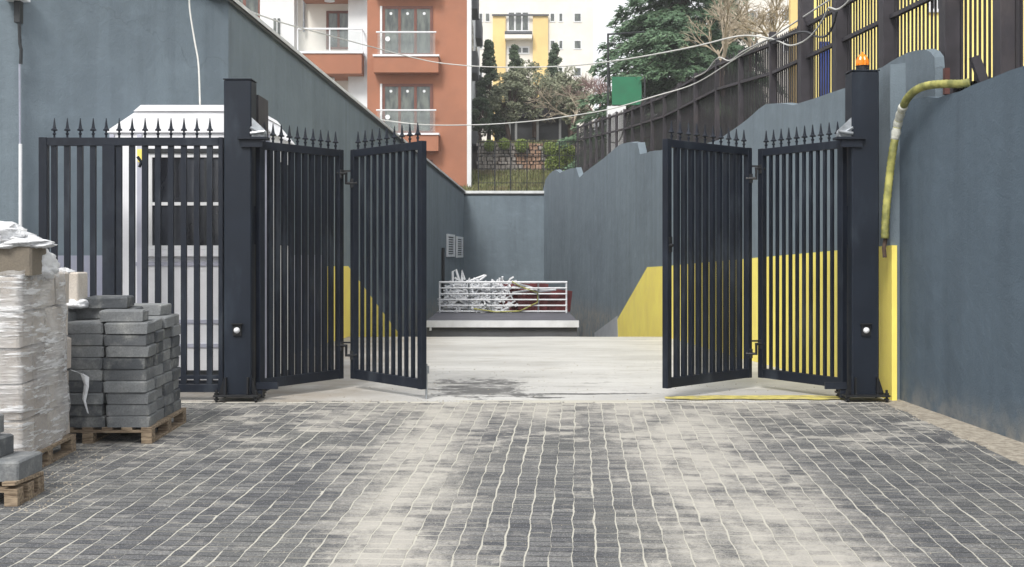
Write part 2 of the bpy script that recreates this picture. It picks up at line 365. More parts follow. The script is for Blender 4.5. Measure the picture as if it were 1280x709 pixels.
for s in (1, -1):
    for k in range(4):
        vs, fs, mi = paver_shape(s*AMP, rnd); m = MB().add(vs, fs); m.mi = mi; variants[(s, k)] = (vs, fs, m.data('paver', [MT['paver'], MT['joint_grime_shade']]), mi)
place = []
ca, sa = math.cos(YAW), math.sin(YAW)
PXO = -.02
for i in range(-60, 50):
    for j in range(0, 112):
        zig = {0: 0, 1: AMP, 2: 2*AMP, 3: AMP}[j % 4]; s = 1 if j % 4 < 2 else -1
        # column-wise offset keeps cross joints from running perfectly straight
        off = ((i*7919) % 5)/5*.012 + (.05 if i % 2 else 0)*0
        lx, ly = i*PX+zig+PXO+.009*mnoise.noise(Vector((i*.35, j*.22, 2)))+.004*mnoise.noise(Vector((i*5.3, j*.33, 7))), j*PY+off
        x = ca*lx-sa*ly; y = 2.6+sa*lx+ca*ly
        if y > 12.12+.02*math.sin(i*.9) or x > 3.82+.035*(12.25-y)+rnd.uniform(-.03, .03) or x < -6.9 or y < 2.6: continue
        place.append((x, y, s, rnd.randrange(4)))
def vis(p):
    x, y = p[0]+.05, p[1]+.05; px = 640+F*x/y; py = 273+2793/y
    return 0 < px < 1280 and py < 706 and not (px < 60 and py < 640)
big = sorted([p for p in place if vis(p)], key=lambda p: p[1])
singles = set(id(p) for p in big[:300])
TX = math.atan(SLOPE)
rest = MB()
for p in place:
    x, y, s, k = p; vs, fs, me, mi = variants[(s, k)]; dz = rnd.uniform(-.0012, .0012)
    if id(p) in singles:
        o = link('paver', me, yard, (x, y, gz(y)+dz)); o.rotation_euler = (TX, 0, YAW)
    else:
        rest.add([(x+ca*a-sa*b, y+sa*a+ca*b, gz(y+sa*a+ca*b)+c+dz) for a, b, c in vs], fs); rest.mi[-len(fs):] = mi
tag(rest.build('pavers', [MT['paver'], MT['joint_grime_shade']], yard), kind='stuff')
# soil strip at the foot of the right wall
ss = MB(); N = 60
for i in range(N):
    y0, y1 = 2.6+i*9.72/N, 2.6+(i+1)*9.72/N
    e = lambda y: 3.80+.035*(12.25-y)+.05*mnoise.noise(Vector((y*3, 0, 0)))
    ss.add([(e(y0), y0, gz(y0)+.002), (4.9, y0, gz(y0)+.05), (4.9, y1, gz(y1)+.05), (e(y1), y1, gz(y1)+.002)], [(0,1,2,3)])
tag(ss.build('soil_strip', MT['soil']), kind='structure')
# concrete apron and the ramp down behind it
ap = MB(); nx, ny = 60, 60
def aph(x, y):
    e = .012*mnoise.noise(Vector((x*.9, y*.7, 0)))
    return gz(y)+e+(.006 if y > 12.4 else 0)
vs = []; fs = []
for j in range(ny+1):
    y = 12.14+(23-12.14)*(j/ny)**1.4
    for i in range(nx+1):
        x = -7+11.6*i/nx
        yy = y + (.03*mnoise.noise(Vector((x*2.1, 3, 0))) if j == 0 else 0)
        vs.append((x, yy, aph(x, y)))
fs = [(j*(nx+1)+i, j*(nx+1)+i+1, (j+1)*(nx+1)+i+1, (j+1)*(nx+1)+i) for j in range(ny) for i in range(nx)]
ap.add(vs, fs); tag(ap.build('concrete_apron', MT['concrete'], smooth=True), kind='structure')
rp = MB(); rp.add([(-6,23,-.105),(4,23,-.105),(3,38,-3.2),(-5,38,-3.2),(-5,44.2,-3.2),(3,44.2,-3.2)], [(0,1,2,3),(3,2,5,4)])
tag(rp.build('garage_ramp', MT['ramp']), kind='structure')
# thin yellow painted line on the apron by the right leaves and cement kerb row
yl = MB(); vs = []; fs = []; n_ = 40
for i in range(n_+1):
    x = 1.6+1.85*i/n_
    w = .13+.05*mnoise.noise(Vector((x*4, 1, 0))); c = 12.36+.05*mnoise.noise(Vector((x*2, 5, 0)))
    if x > 3.3: w *= .8
    if i < 6: w *= .3+.1*i
    vs += [(x, c-w, aph(x, c-w)+.012), (x, c+w, aph(x, c+w)+.016)]
fs = [(2*i, 2*i+2, 2*i+3, 2*i+1) for i in range(n_)]
yl.add(vs, fs); tag(yl.build('painted_line', MT['yellow_floor']), kind='structure')
kb = tag(MB().box(-7, 3.9, 12.10, 12.15, -.1, -.012).build('kerb_row', MT['sand']), kind='structure')
edge = MB().box(0, .3, 0, .045, -.05, .008, b=.006).data('edging_block', MT['sand'])
for i in range(30):
    x = -4.2+i*.315
    o = link('edging_block', edge, kb, (x+rnd.uniform(-.01,.01), 12.10+rnd.uniform(-.012,.012), -.006+rnd.uniform(-.006,.002))); o.rotation_euler = (0, 0, rnd.uniform(-.02,.02))

# loose grit and crumbs of mortar on the paving, thicker along the walls and the apron edge
gt = MB(); r9 = random.Random(77)
def crumb(x, y, q):
    z = (gz(y) if y < 12.14 else aph(x, y))+.002; vs = []
    for k in range(5): a = 2*math.pi*k/5+r9.random(); vs.append((x+math.cos(a)*q*r9.uniform(.6,1.2), y+math.sin(a)*q*r9.uniform(.6,1.2), z-.001))
    vs.append((x, y, z+q*r9.uniform(.5,.9))); gt.add(vs, [(k, (k+1) % 5, 5) for k in range(5)])
for _ in range(1500): crumb(r9.uniform(-4, 3.9), r9.uniform(6, 12.1), r9.uniform(.002, .006))
for _ in range(900): y = r9.uniform(6, 12.2); crumb(3.86+.07*(12.25-y)+r9.gauss(0,.09), y, r9.uniform(.003, .014))
for _ in range(700): crumb(r9.uniform(-4, 3.8), 12.16+r9.gauss(0,.05), r9.uniform(.003, .010))
for _ in range(260): crumb(r9.uniform(-3.6, 3.6), r9.uniform(12.3, 17), r9.uniform(.004, .012))
for _ in range(260): y = r9.uniform(7.6, 9.9); crumb(-3.15-.2*(y-8)+r9.gauss(0,.12), y, r9.uniform(.003, .012))
tag(gt.build('grit', MT['soil']), kind='stuff')

# ================================================================ DRIVE WALLS
def LX(y): return -4.729+.0668*y          # left drive wall, face plan line
def RX(y): return 3.92-.0861*(y-12.3)     # right drive wall
def strip_wall(mb, pts, t, m=0):
    """pts: (x,y,zbot,ztop); t = (dx,dy) thickness vector away from the viewer side"""
    n = len(pts); vs = []
    for x, y, zb, zt in pts: vs += [(x,y,zb),(x,y,zt),(x+t[0],y+t[1],zt+.01),(x+t[0],y+t[1],zb)]
    fs = []
    for i in range(n-1):
        a, b = 4*i, 4*i+4; fs += [(a,b,b+1,a+1),(a+1,b+1,b+2,a+2),(a+2,b+2,b+3,a+3)]
    fs += [(0,1,2,3),(4*n-4,4*n-1,4*n-2,4*n-3)]
    return mb.add(vs, fs, m)
def paint(mb, X_, sgn, poly):
    n = len(poly); vs = [(X_(y)+sgn*.004, y, z) for y, z in poly]+[(X_(y)-sgn*.05, y, z) for y, z in poly]
    mb.add(vs, [tuple(range(n)), tuple(range(2*n-1,n-1,-1))]+[(i,i+n,(i+1)%n+n,(i+1)%n) for i in range(n)])
# left wall
lw = empty('retaining_wall', (LX(23),23,0), 'tall blue grey stucco wall with pale sloping coping along the left of the drive', 'wall')
lw_off = Vector(lw.location)
def child(mb, name, mat, par, **k):
    L = Vector(par.matrix_world.translation) if par.parent else Vector(par.location)
    mb.v = [tuple(Vector(v)-L) for v in mb.v]
    return mb.build(name, mat, par, **k)
ctop = lambda y: Z(0,15.4)+(Z(240,44)-Z(0,15.4))*(y-15.4)/(44-15.4)
m = MB(); ysl = [15.4+i*(44.2-15.4)/12 for i in range(13)]
strip_wall(m, [(LX(y), y, -3.4 if y > 22 else -.3, ctop(y)) for y in ysl], (-.3, 0))
child(m, 'wall_body', MT['wall'], lw)
m = MB()
A = Vector((LX(15.4), 15.4)); B = Vector((X(27,13.4), 13.4))
crv = [(A.x-.002, A.y, -.3, 4.83)]
for k in range(1, 9):      # gentle bend from the drive side to the splayed front
    f = k/8; crv.append((A.x+(B.x-A.x)*f, A.y+(B.y-A.y)*f+.10*math.sin(math.pi*f)*(1-f), -.3, 4.83+.02*k))
crv += [(-7.4, 12.95, -.3, 5.05)]
strip_wall(m, crv[::-1], (-.05, .3))
child(m, 'front_body', MT['wall'], lw, smooth=False)
m = MB(); dq = [(x+.004, y-.004, -.3, 1.5) for x, y, _, _ in crv[1:]][::-1]; strip_wall(m, dq, (-.03, .03))
child(m, 'painted_dado', MT['wall_low'], lw)
m = MB(); strip_wall(m, [(LX(y)+.06, y, ctop(y), ctop(y)+.055) for y in (15.2, 44)], (-.45, 0)); child(m, 'coping', MT['coping'], lw)
m = MB(); strip_wall(m, [(LX(y)+.045, y, ctop(y)-.05, ctop(y)-.002) for y in (15.2, 44)], (-.3, 0)); child(m, 'drip_edge', MT['coping_dark'], lw)
m = MB(); strip_wall(m, [(x+.05, y-.05, z+.001, z+.055) for x, y, _, z in crv][::-1], (-.3, .35)); child(m, 'coping', MT['coping'], lw)
m = MB(); paint(m, LX, 1, [(15.45,-.06),(20.75,-.12),(20.75,1.5),(15.45,1.5)]); child(m, 'painted_dado', MT['wall_low'], lw)
# yellow paint on the left wall: full band, then a diagonal that follows the ramp
m = MB(); paint(m, LX, 1, [(20.8,-.1),(23,-.14),(29.9,-1.4),(31,-1.0),(29.9,-.68),(23,1.28),(20.8,1.3)]); child(m, 'yellow_paint', MT['yellow'], lw)
# air grilles on the left wall
for y0, y1, t_, b_ in ((38.6, 40.6, 293, 321), (41.3, 43.2, 296, 322)):
    ym = (y0+y1)/2; z0, z1 = Z(b_, ym), Z(t_, ym)
    gl = empty('air_grille', (LX(ym), ym, z0), 'white louvred air grille on the left drive wall, '+('the nearer and larger one' if y0 < 40 else 'the farther one beside the back wall'), 'grille', 'air grilles on the left wall')
    m = MB()
    for a, b, c_, d_ in ((y0,y0+.18,z0,z1),(y1-.18,y1,z0,z1),(y0+.18,y1-.18,z0,z0+.08),(y0+.18,y1-.18,z1-.08,z1)):
        m.add([(LX(q)+e, q, z) for z in (c_, d_) for q in (a, b) for e in (.005, .06)], [(0,1,3,2),(4,6,7,5),(0,4,5,1),(2,3,7,6),(0,2,6,4),(1,5,7,3)])
    child(m, 'frame', MT['white'], gl)
    child(MB().add([(LX(q)+.008, q, z) for z in (z0, z1) for q in (y0, y1)], [(0,1,3,2)]), 'back_plate', MT['grey_dark'], gl)
    for k in range(7):
        z = z0+.12+k*(z1-z0-.2)/7
        m = MB().add([(LX(q)+e, q, z+h) for h in (0, .03) for q in (y0+.18, y1-.18) for e in (.012, .055)], [(0,1,3,2),(4,6,7,5),(0,4,5,1),(2,3,7,6),(0,2,6,4),(1,5,7,3)])
        child(m, 'slat', MT['white'], gl)
m = MB().tube([(LX(37.4)+.05, 37.4, Z(310,37.4)), (LX(37.4)+.05, 37.4, -1.2)], .05, 8)
tag(m.build('drain_pipe', MT['coping_dark']), 'thin dark drain pipe standing against the left drive wall before the grilles', 'pipe')
# end wall
xl, xr = LX(44), RX(44)
ew = empty('end_wall', ((xl+xr)/2,44,0), 'blue grey wall with white coping closing the far end of the drive', 'wall')
m = MB().box(xl-.5, xr+.6, 44, 44.3, -3.4, Z(242,44)); child(m, 'wall_body', MT['wall'], ew)
m = MB().box(xl-.02, xr+.1, 43.94, 44.4, Z(242,44)+.002, Z(239,44)+.01); child(m, 'coping', MT['coping'], ew)
m = MB().box(xl-.02, xr+.1, 43.97, 44.0, Z(244,44), Z(242,44)); child(m, 'drip_edge', MT['coping_dark'], ew)
# right drive wall with broken wavy top
rw = empty('retaining_wall', (RX(23),23,0), 'blue grey stucco retaining wall with a ragged stepped top along the right of the drive', 'wall')
YR = lambda p: 4.979/((p-640)/F+.0861)
prof = [(679,237),(682,224),(687,217),(694,212),(700,216),(706,213),(713,211),(720,210),(724,222),(733,214),(745,205),(757,196),(768,186),(777,180),(788,178),(797,178),(800,193),(808,191),(817,189),(828,187),(845,184),(862,182),(880,180),(898,175),(910,166),(920,158),(934,149),(948,136),(957,130),(975,129),(992,130),(1002,129),(1018,124),(1035,116),(1059,109),(1070,103),(1080,97),(1090,91),(1100,84),(1106,81),(1112,78)]
pts = []
for k, (a, b) in enumerate(prof):
    y = YR(a); pts.append((RX(y), y, -3.4 if y > 22 else -.3, Z(b, y)))
fine = []
for q0, q1 in zip(pts, pts[1:]):
    nseg = max(1, int(abs(q0[1]-q1[1])/.35))
    for k in range(nseg):
        f = k/nseg; y = q0[1]+(q1[1]-q0[1])*f; z = q0[3]+(q1[3]-q0[3])*f+.035*mnoise.noise(Vector((y*2.3, 0, 1)))
        fine.append((q0[0]+(q1[0]-q0[0])*f, y, -3.4 if y > 22 else -.3, z))
fine.append((RX(12.25), 12.25, -.3, fine[-1][3]))
m = MB(); strip_wall(m, fine, (.16, 0)); child(m, 'wall_body', MT['wall'], rw)
m = MB(); paint(m, RX, -1, [(12.2,-.1),(23,-.16),(30.9,-1.5),(31.4,-1.2),(29.6,-.5),(24.8,1.24),(23.2,1.275),(12.2,1.61)])
child(m, 'yellow_paint', MT['yellow'], rw)
m = MB(); paint(m, lambda y: RX(y)-.003, -1, [(28.2,-.9),(31.6,-1.5),(31.9,-.62),(28.4,.02)]); child(m, 'grey_paint', MT['grey_paint'], rw)
# near right wall: lower, proud slab with a sloping top
nw = empty('boundary_wall', (4.3,10,0), 'dark blue grey stucco wall nearest the camera at the right, sloping up past the hose', 'wall')
def FX(y): return 4.02+.10*(12.25-y)
tp = [(1122,136),(1128,128),(1140,124),(1158,121),(1172,122),(1186,118),(1200,114),(1215,107),(1230,101),(1245,95),(1262,88),(1282,82),(1330,62),(1400,35)]
YF = lambda p: (4.02+1.225)/((p-640)/F+.10)
pts = []
for a, b in tp:
    y = YF(a); pts.append((FX(y), y, -.9, Z(b, y)+.01*mnoise.noise(Vector((y*6,0,0)))))
pts[0] = (pts[0][0]+.0, pts[0][1]+.02, -.9, pts[0][3])
pts += [(FX(6), 6, -.9, pts[-1][3]+.35), (FX(2.5), 2.5, -.9, pts[-1][3]+.6)]
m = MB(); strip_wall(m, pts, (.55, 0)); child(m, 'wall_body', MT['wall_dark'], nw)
# raised hump behind it
hw = empty('parapet_hump', (4.6,13,0), 'humped blue grey stucco parapet rising behind the beacon post under the fence', 'wall')
hp = [(1100,86),(1106,82),(1112,78),(1122,72),(1134,66),(1146,63),(1156,62),(1163,65),(1168,72),(1169,84)]
HX = lambda y: 4.2+.0
pts = []
for a, b in hp:
    y = 4.42*F/(a-640); pts.append((4.42, y, -.3, Z(b, y)))
m = MB(); strip_wall(m, pts, (.1, 0)); child(m, 'wall_body', MT['wall'], hw)
# earth retained behind the right walls
te = MB()
te.add([(RX(44)+.35,44.3,3.9),(9,44.3,4.2),(9,30,4.0),(RX(30)+.35,30,3.4),(9,20,3.7),(RX(20)+.35,20,3.3),(9,13.5,3.5),(4.75,13.5,3.4),(9,2.5,2.9),(4.75,2.5,2.6),
        (60,44.3,4.2),(60,2.5,2.9)], [(0,3,2,1),(3,5,4,2),(5,7,6,4),(7,9,8,6),(1,2,4,6,8,11,10)])
tag(te.build('raised_garden_soil', MT['ground']), kind='structure')

# ================================================================ FENCE on the right wall
def fx(y): return 4.9-.067*(y-11)
def ftop(y):
    t = [(8,4.9),(11,4.95),(16.6,5.02),(19.6,5.08),(23.4,5.34),(28.6,5.42),(34.6,5.74),(46,6.5)]
    for (a, b), (c, d_) in zip(t, t[1:]):
        if y <= c: return b+(d_-b)*(y-a)/(c-a)
    return t[-1][1]
def fbot(y): return 3.0+.4*min(1, max(0, (y-13)/10))+(.5 if y > 36 else 0)
fen = empty('picket_fence', (fx(16),16,3), 'long dark iron picket fence climbing above the right retaining wall', 'fence')
def fchild(mb, name, mat='fence'): return child(mb, name, MT[mat], fen)
posts = [11.6,12.85,14.6,16.3,17.85,19.6,21.6,23.4,25.3,27.0,28.7,30.3,31.8,33.3,34.7,36.2,37.7,39.2,40.7,42.2,43.8,45.9]
for y in posts:
    w = .1 if y < 18.5 else .045; h = .1 if y < 18.5 else .02
    if y == 19.6: w, h = .055, .12
    m = MB().box(fx(y)-w, fx(y)+w, y-w, y+w, fbot(y)-.4, ftop(y)+(1.2 if y < 18 else h), b=.006); fchild(m, 'post')
for i in range(len(posts)-1):
    a, b = posts[i]+.1, posts[i+1]-.05
    for off in (.08, .56):
        za, zb = ftop(a)-off, ftop(b)-off
        m = MB().add([(fx(a)-.03,a,za-.025),(fx(a)+.03,a,za-.025),(fx(a)-.03,a,za+.025),(fx(a)+.03,a,za+.025),
                      (fx(b)-.03,b,zb-.025),(fx(b)+.03,b,zb-.025),(fx(b)-.03,b,zb+.025),(fx(b)+.03,b,zb+.025)],
                     [(0,2,3,1),(4,5,7,6),(0,1,5,4),(2,6,7,3),(0,4,6,2),(1,3,7,5)]); fchild(m, 'rail')
py_ = []; y = 10.2
while y < 45.8:
    if min(abs(y-q) for q in posts) > (.07 if y < 18 else .03): py_.append(y)
    y += .108 if y < 30 else .122
stuff = MB(); cnt = 0
pm = {}
for y in py_:
    top = ftop(y)+(.9 if y < 17.5 else rnd.uniform(-.02, .07)); bot = fbot(y)-.35; h = round(top-bot, 1)
    hw_, d_ = (.022, .008) if y < 18 else (.0525, .006)
    if cnt < 300 - 0:
        key = (h, y < 18)
        if key not in pm:
            mm = MB().prism([(-d_,0),(d_,0),(d_,h-.05),(0,h),(-d_,h-.05)], -hw_, hw_); pm[key] = mm.data('picket', MT['picket'])
        o = link('picket', pm[key], fen, Vector((fx(y)+.04, y, bot))-Vector(fen.location)); o.rotation_euler = (rnd.uniform(-.006,.006), 0, R(-4))
        cnt += 1
    else:
        stuff.box(fx(y)+.03, fx(y)+.045, y-hw_, y+hw_, bot, top)
if stuff.v: tag(fchild(stuff, 'far_pickets', 'picket'), kind='stuff')
# cables
def cable(pix, r, mat, label, name='cable', cat='cable', sub=6, sag=0):
    P3 = [P(a, b, Y) for a, b, Y in pix]; out = []
    for i in range(len(P3)-1):
        p0, p1, p2, p3 = P3[max(i-1,0)], P3[i], P3[i+1], P3[min(i+2,len(P3)-1)]
        for k in range(sub):
            t = k/sub
            out.append(.5*((2*p1)+(p2-p0)*t+(2*p0-5*p1+4*p2-p3)*t*t+(3*p1-p0-3*p2+p3)*t**3))
    out.append(P3[-1])
    return tag(MB().tube(out, r, 6).build(name, MT[mat], smooth=True), label, cat)
cable([(250,-30,15.6),(287,2,16.5),(345,26,19),(410,44,24),(462,58,27),(520,73,28),(560,80,28),(620,84,27),(700,83,25),(770,76,22.6),(860,60,20.6),(925,45,19.8),(962,48,19.55)], .013, 'cable', 'pale overhead cable sagging from the top left across the orange building to the fence')
cable([(470,149,30),(530,156,29),(600,156,28),(660,152,27),(700,147,26),(760,137,25),(820,120,24.5),(870,104,24),(925,70,21.5),(961,49,19.6),(1003,22,17.8),(1046,-6,16.2)], .013, 'cable', 'lower pale overhead cable running up along the dark picket fence')
cable([(1068,-8,15.2),(1056,6,15.5),(1046,12,15.8),(1036,10,16.2),(1030,22,16.6),(1018,40,17.0),(1004,52,17.5),(988,57,18.1),(974,52,18.9),(962,49,19.5),(945,56,20.3),(926,66,21.4),(912,76,22.2),(900,72,23),(892,78,23.6),(882,90,24.3),(868,97,25.2)], .013, 'cable', 'slack looping grey cable hung along the top of the picket fence')
cable([(1046,14,15.9),(1042,30,16.1),(1034,44,16.4),(1022,46,16.9),(1008,40,17.4),(992,42,18),(976,48,18.8),(962,52,19.4)], .016, 'cable_dark', 'thick dark cable drooping between two wide fence posts')
cable([(741,170,42),(748,176,41),(756,172,40),(764,178,38),(774,176,37),(781,158,35.5),(785,142,34.6)], .02, 'cable', 'thin looped cable at the far low end of the picket fence')
cable([(237,-20,14.85),(237,10,14.85),(243,50,14.75),(248,80,14.5),(250,131,13.9)], .012, 'cable', 'pale cable dropping down the left wall to the cabin roof')
# hose, rust pipe, brace
m = MB(); pix = [(1212,103,10.95),(1200,105,11.0),(1180,105,11.15),(1160,107,11.35),(1146,112,11.5),(1135,122,11.65),(1128,136,11.8),(1123,152,11.95),(1119,172,12.0),(1115,195,12.0),(1112,220,12.05),(1109,248,12.05),(1107,275,12.05),(1106,300,12.05)]
P3 = [P(*q) for q in pix]
pts = []
for i in range(len(P3)-1):
    p0, p1, p2, p3 = P3[max(i-1,0)], P3[i], P3[i+1], P3[min(i+2,len(P3)-1)]
    for k in range(8):
        t = k/8; pts.append(.5*((2*p1)+(p2-p0)*t+(2*p0-5*p1+4*p2-p3)*t*t+(3*p1-p0-3*p2+p3)*t**3))
hs_ = empty('corrugated_hose', pts[-1], 'yellow green corrugated hose curving over the wall top behind the beacon post', 'hose')
rad = [.037+.005*(k % 2) for k in range(len(pts))]
child(MB().tube(pts, rad, 10), 'hose_body', MT['hose'], hs_, smooth=True)
child(MB().tube(pts[46:66], [.044+.004*math.sin(k*1.3) for k in range(20)], 10), 'tape_wrap', MT['tape'], hs_, smooth=True)
m = MB().tube([P(1107,298,12.08), P(1105,310,12.08), P(1106,322,12.08)], .022, 8)
tag(m.build('rusty_pipe', MT['rust']), 'short rusted pipe stub below the end of the hose', 'pipe')
m = MB().box(-.025,.025,-.03,.03,0,.27); o = m.build('rusty_post', MT['brick_fence_post'], loc=P(1183,112,12.2)-Vector((0,0,.05))); tag(o, 'short rust red post stub beside the wide dark fence post', 'post')
br = MB().box(-.045,.045,-.03,.03,0,.34); o = br.build('brace', MT['fence'], loc=P(1233,106,11.3)-Vector((0,0,.05))); o.rotation_euler = (0, R(-20), 0); tag(o, 'dark diagonal brace leaning at the fence foot by the hose', 'brace')

# ================================================================ GATES
GY = 12.3
def finial_mesh():
    h = .205
    return MB().lathe([(.011,0),(.011,.03),(.018,.037),(.018,.047),(.010,.055),(.010,.072),(.031,.074),(.034,.084),(.020,.098),(.0135,.13),(.004,h)], 8).data('finial', MT['gate'], smooth=False)
FIN = finial_mesh()
def leaf(near, far, zb, zt, nb, label, cat, group, bw=.04, bd=.036, rod=False, stile=.075, name='gate_leaf', tube_rails=None):
    near = Vector(near); far = Vector(far); L = (far-near).length; a = math.atan2(far.y-near.y, far.x-near.x)
    t = empty(name, (near.x, near.y, zb), label, cat, group, a); H = zt-zb
    D = .035
    def b(nm, *bx, mat='gate', bev=.004): return MB().box(*bx, b=bev).build(nm, MT[mat], t)
    b('stile', 0, stile, -D, D, 0, H); b('stile', L-stile, L, -D, D, 0, H)
    b('top_rail', stile, L-stile, -D+.003, D-.003, H-.085, H-.003); b('bottom_rail', stile, L-stile, -D+.003, D-.003, .003, .105)
    bar = MB().box(-bw/2, bw/2, -bd/2, bd/2, .105, H-.085).data('bar', MT['gate'])
    p = (L-2*stile)/(nb+1) if nb else 1
    for k in range(nb):
        link('bar', bar, t, (stile+p*(k+1), 0, 0))
    ns = nb+0
    p2 = (L-.08)/ns
    for k in range(ns): link('finial', FIN, t, (.04+p2*(k+.5), 0, H-.004))
    if rod:
        MB().tube([(.035,-.055,-.115),(.035,-.055,.26)], .013, 8).build('drop_rod', MT['steel'], t)
        MB().box(.005,.065,-.07,-.0355,.16,.24).build('rod_guide', MT['steel'], t)
    return t, L
FY = 13.4
L1, _ = leaf((X(322,GY),GY), (X(427,FY),FY), .11, 2.70, 10, 'folded left gate leaf hinged to the left post, anthracite bars with spear finials', 'gate leaf', 'folding gate leaves', bw=.05, bd=.045)
L2, _ = leaf((X(530,GY),GY), (X(441,FY),FY), .11, 2.70, 9, 'free left gate leaf with steel drop rod, standing beside the open drive', 'gate leaf', 'folding gate leaves', bw=.036, bd=.034, rod=True)
L4, _ = leaf((X(831,GY),GY), (X(937,FY),FY), .12, 2.72, 10, 'free right gate leaf with a small lock, standing beside the open drive', 'gate leaf', 'folding gate leaves', bd=.052, bw=.05)
L3, len3 = leaf((X(1056,GY),GY), (X(950,FY),FY), .12, 2.71, 10, 'folded right gate leaf hinged to the beacon post before the yellow wall', 'gate leaf', 'folding gate leaves', bd=.028, bw=.034)
# lock on leaf 4
m = MB().lathe([(.022,0),(.022,.02),(.012,.03)], 10, Matrix.Translation((.045,.04,1.49)) @ Matrix.Rotation(R(-90),4,'X')); m.box(.02,.07,.036,.046,1.42,1.58)
m.v = [(x, -y if True else y, z) for x, y, z in m.v]
m.build('lock', MT['black'], L4)
# cranked hinges between the leaves (part of the leaf hung on the post)
def cranked(leafo, xa, xb, zz):
    L = Vector(leafo.location); inv = (Matrix.Translation(L) @ Matrix.Rotation(leafo.rotation_euler.z,4,'Z')).inverted()
    for z in zz:
        xm = (xa+xb)/2; dz = .10
        pts = [(xa-.04*(1 if xb > xa else -1), FY-.05, z+dz*.6), (xm, FY-.08, z+dz*.6), (xm, FY-.08, z-dz*.5), (xb+.05*(1 if xb > xa else -1), FY-.05, z-dz*.5)]
        m = MB().tube(pts, .02, 8)
        m.lathe([(.026,-.05),(.026,.05)], 10, Matrix.Translation((xa, FY-.05, z+dz*.55))).lathe([(.026,-.05),(.026,.05)], 10, Matrix.Translation((xb, FY-.05, z-dz*.5)))
        m.box(min(xa,xb)-.02, max(xa,xb)+.02, FY-.03, FY-.018, z+.08, z+.1)
        m.v = [tuple(inv @ Vector(v)) for v in m.v]
        m.build('hinge', MT['black'], leafo)
cranked(L1, X(427,FY), X(441,FY), (Z(224,FY), Z(438,FY)))
cranked(L3, X(950,FY), X(937,FY), (Z(218,FY), Z(436,FY)))
# posts
def gate_post(x0, x1, ztop, label, side):
    t = empty('gate_post', ((x0+x1)/2, 12.3, 0), label, 'gate post', 'gate posts'); w = (x1-x0)/2
    m = MB().box(-w, w, -.13, .13, .073, ztop-.012, b=.012).box(-w-.006, w+.006, -.136, .136, ztop-.0115, ztop, b=.003); m.build('column', MT['gate_post'], t)
    m = MB().box(-w-.09, w+.09, -.22, .2, .055, .073, b=.003)
    for dx in (-w+.03, w-.03):      # stiffener plates
        m.prism([(dx-.008,.073),(dx+.008,.073),(dx+.008,.25),(dx-.008,.25)], -.18, -.131)
    for s in (-1, 1):
        m.add([(s*w, -.1, .073), (s*(w+.06), -.1, .073), (s*w, -.1, .26), (s*w, -.088, .073), (s*(w+.06), -.088, .073), (s*w, -.088, .26)], [(0,1,2),(3,5,4),(0,3,4,1),(1,4,5,2),(0,2,5,3)])
    m.build('base_plate', MT['black'], t)
    for dx in (-w-.06, w+.06):
        for dy in (-.185, .165):
            MB().lathe([(.014,-.06),(.014,.018),(.027,.019),(.027,.036),(.014,.037),(.014,.075),(.025,.0755),(.025,.093),(.014,.094),(.014,.125)], 6, Matrix.Translation((dx, dy, .0))).build('anchor_bolt', MT['black'], t)
    # photocell
    pc = MB().box(-.045,.045,-.155,-.131,.68,.79, b=.005).prism([(-.06,.795),(.06,.795),(.06,.805),(-.06,.805)], -.18, -.131).build('photocell', MT['black'], t)
    MB().lathe([(.004,.0),(.024,.01),(.032,.028),(.032,.045)], 12, Matrix.Translation((.0,-.19,.735)) @ Matrix.Rotation(R(-90),4,'X')).build('lens', MT['white'], pc, smooth=True)
    # top pivot plate, pivot arm and bracket, on the side of the leaf
    s = side
    m = MB().box(*sorted((s*(w-.13), s*(w+.17))), -.19, -.02, 2.70, 2.725)
    m.box(*sorted((s*(w-.1), s*(w+.12))), -.16, -.132, 2.62, 2.699); m.build('pivot_plate', MT['gate'], t)
    m = MB().add([(s*w,-.11,2.73),(s*(w+.16),-.11,2.73),(s*(w+.15),-.11,2.79),(s*w,-.11,2.93),(s*w,-.1,2.73),(s*(w+.16),-.1,2.73),(s*(w+.15),-.1,2.79),(s*w,-.1,2.93)],
                 [(0,1,2,3),(7,6,5,4),(0,4,5,1),(1,5,6,2),(2,6,7,3),(3,7,4,0)])
    m.tube([(s*w,-.16,2.76),(s*(w+.15),-.17,2.78)], .018, 8).tube([(s*w,-.17,2.82),(s*(w+.13),-.15,2.745)], .014, 6)
    m.lathe([(.028,0),(.028,.05),(.018,.06)], 8, Matrix.Translation((s*(w+.12),-.13,2.726))); m.build('bracket', MT['steel'], t)
    m = MB().box(*sorted((s*w, s*(w+.1))), -.06, .02, .03, .11).box(*sorted((s*(w+.04), s*(w+.26))), -.075, -.04, .12, .19); m.build('bottom_pivot', MT['gate'], t)
    m = MB().box(*sorted((s*w, s*(w+.055))), .02, .1, 1.62, 2.02); m.build('motor_box', MT['gate'], t)
    return t
GP1 = gate_post(X(279.5,12.17), X(314,12.17), 3.33, 'wide anthracite steel gate post on the left, joining the fixed fence', 1)
MB().box(.0,.155,.16,.66,2.78,3.20).build('control_box', MT['fence'], GP1)
GP2 = gate_post(X(1065,12.17), X(1099,12.17), 3.42, 'anthracite steel gate post on the right, topped by the amber beacon', -1)
bc = empty('warning_beacon', (X(1078,12.3), 12.3, 3.42), 'amber ribbed warning beacon on top of the right gate post', 'beacon')
MB().lathe([(.075,0),(.075,.012),(.062,.02),(.062,.05),(.07,.055),(.07,.06)], 16).build('base', MT['black'], bc)
m = MB(); prof_ = [(.066,.06),(.068,.08),(.064,.115),(.05,.15),(.03,.175),(.014,.185),(.012,.20),(.002,.205)]; n = 24; vs = []
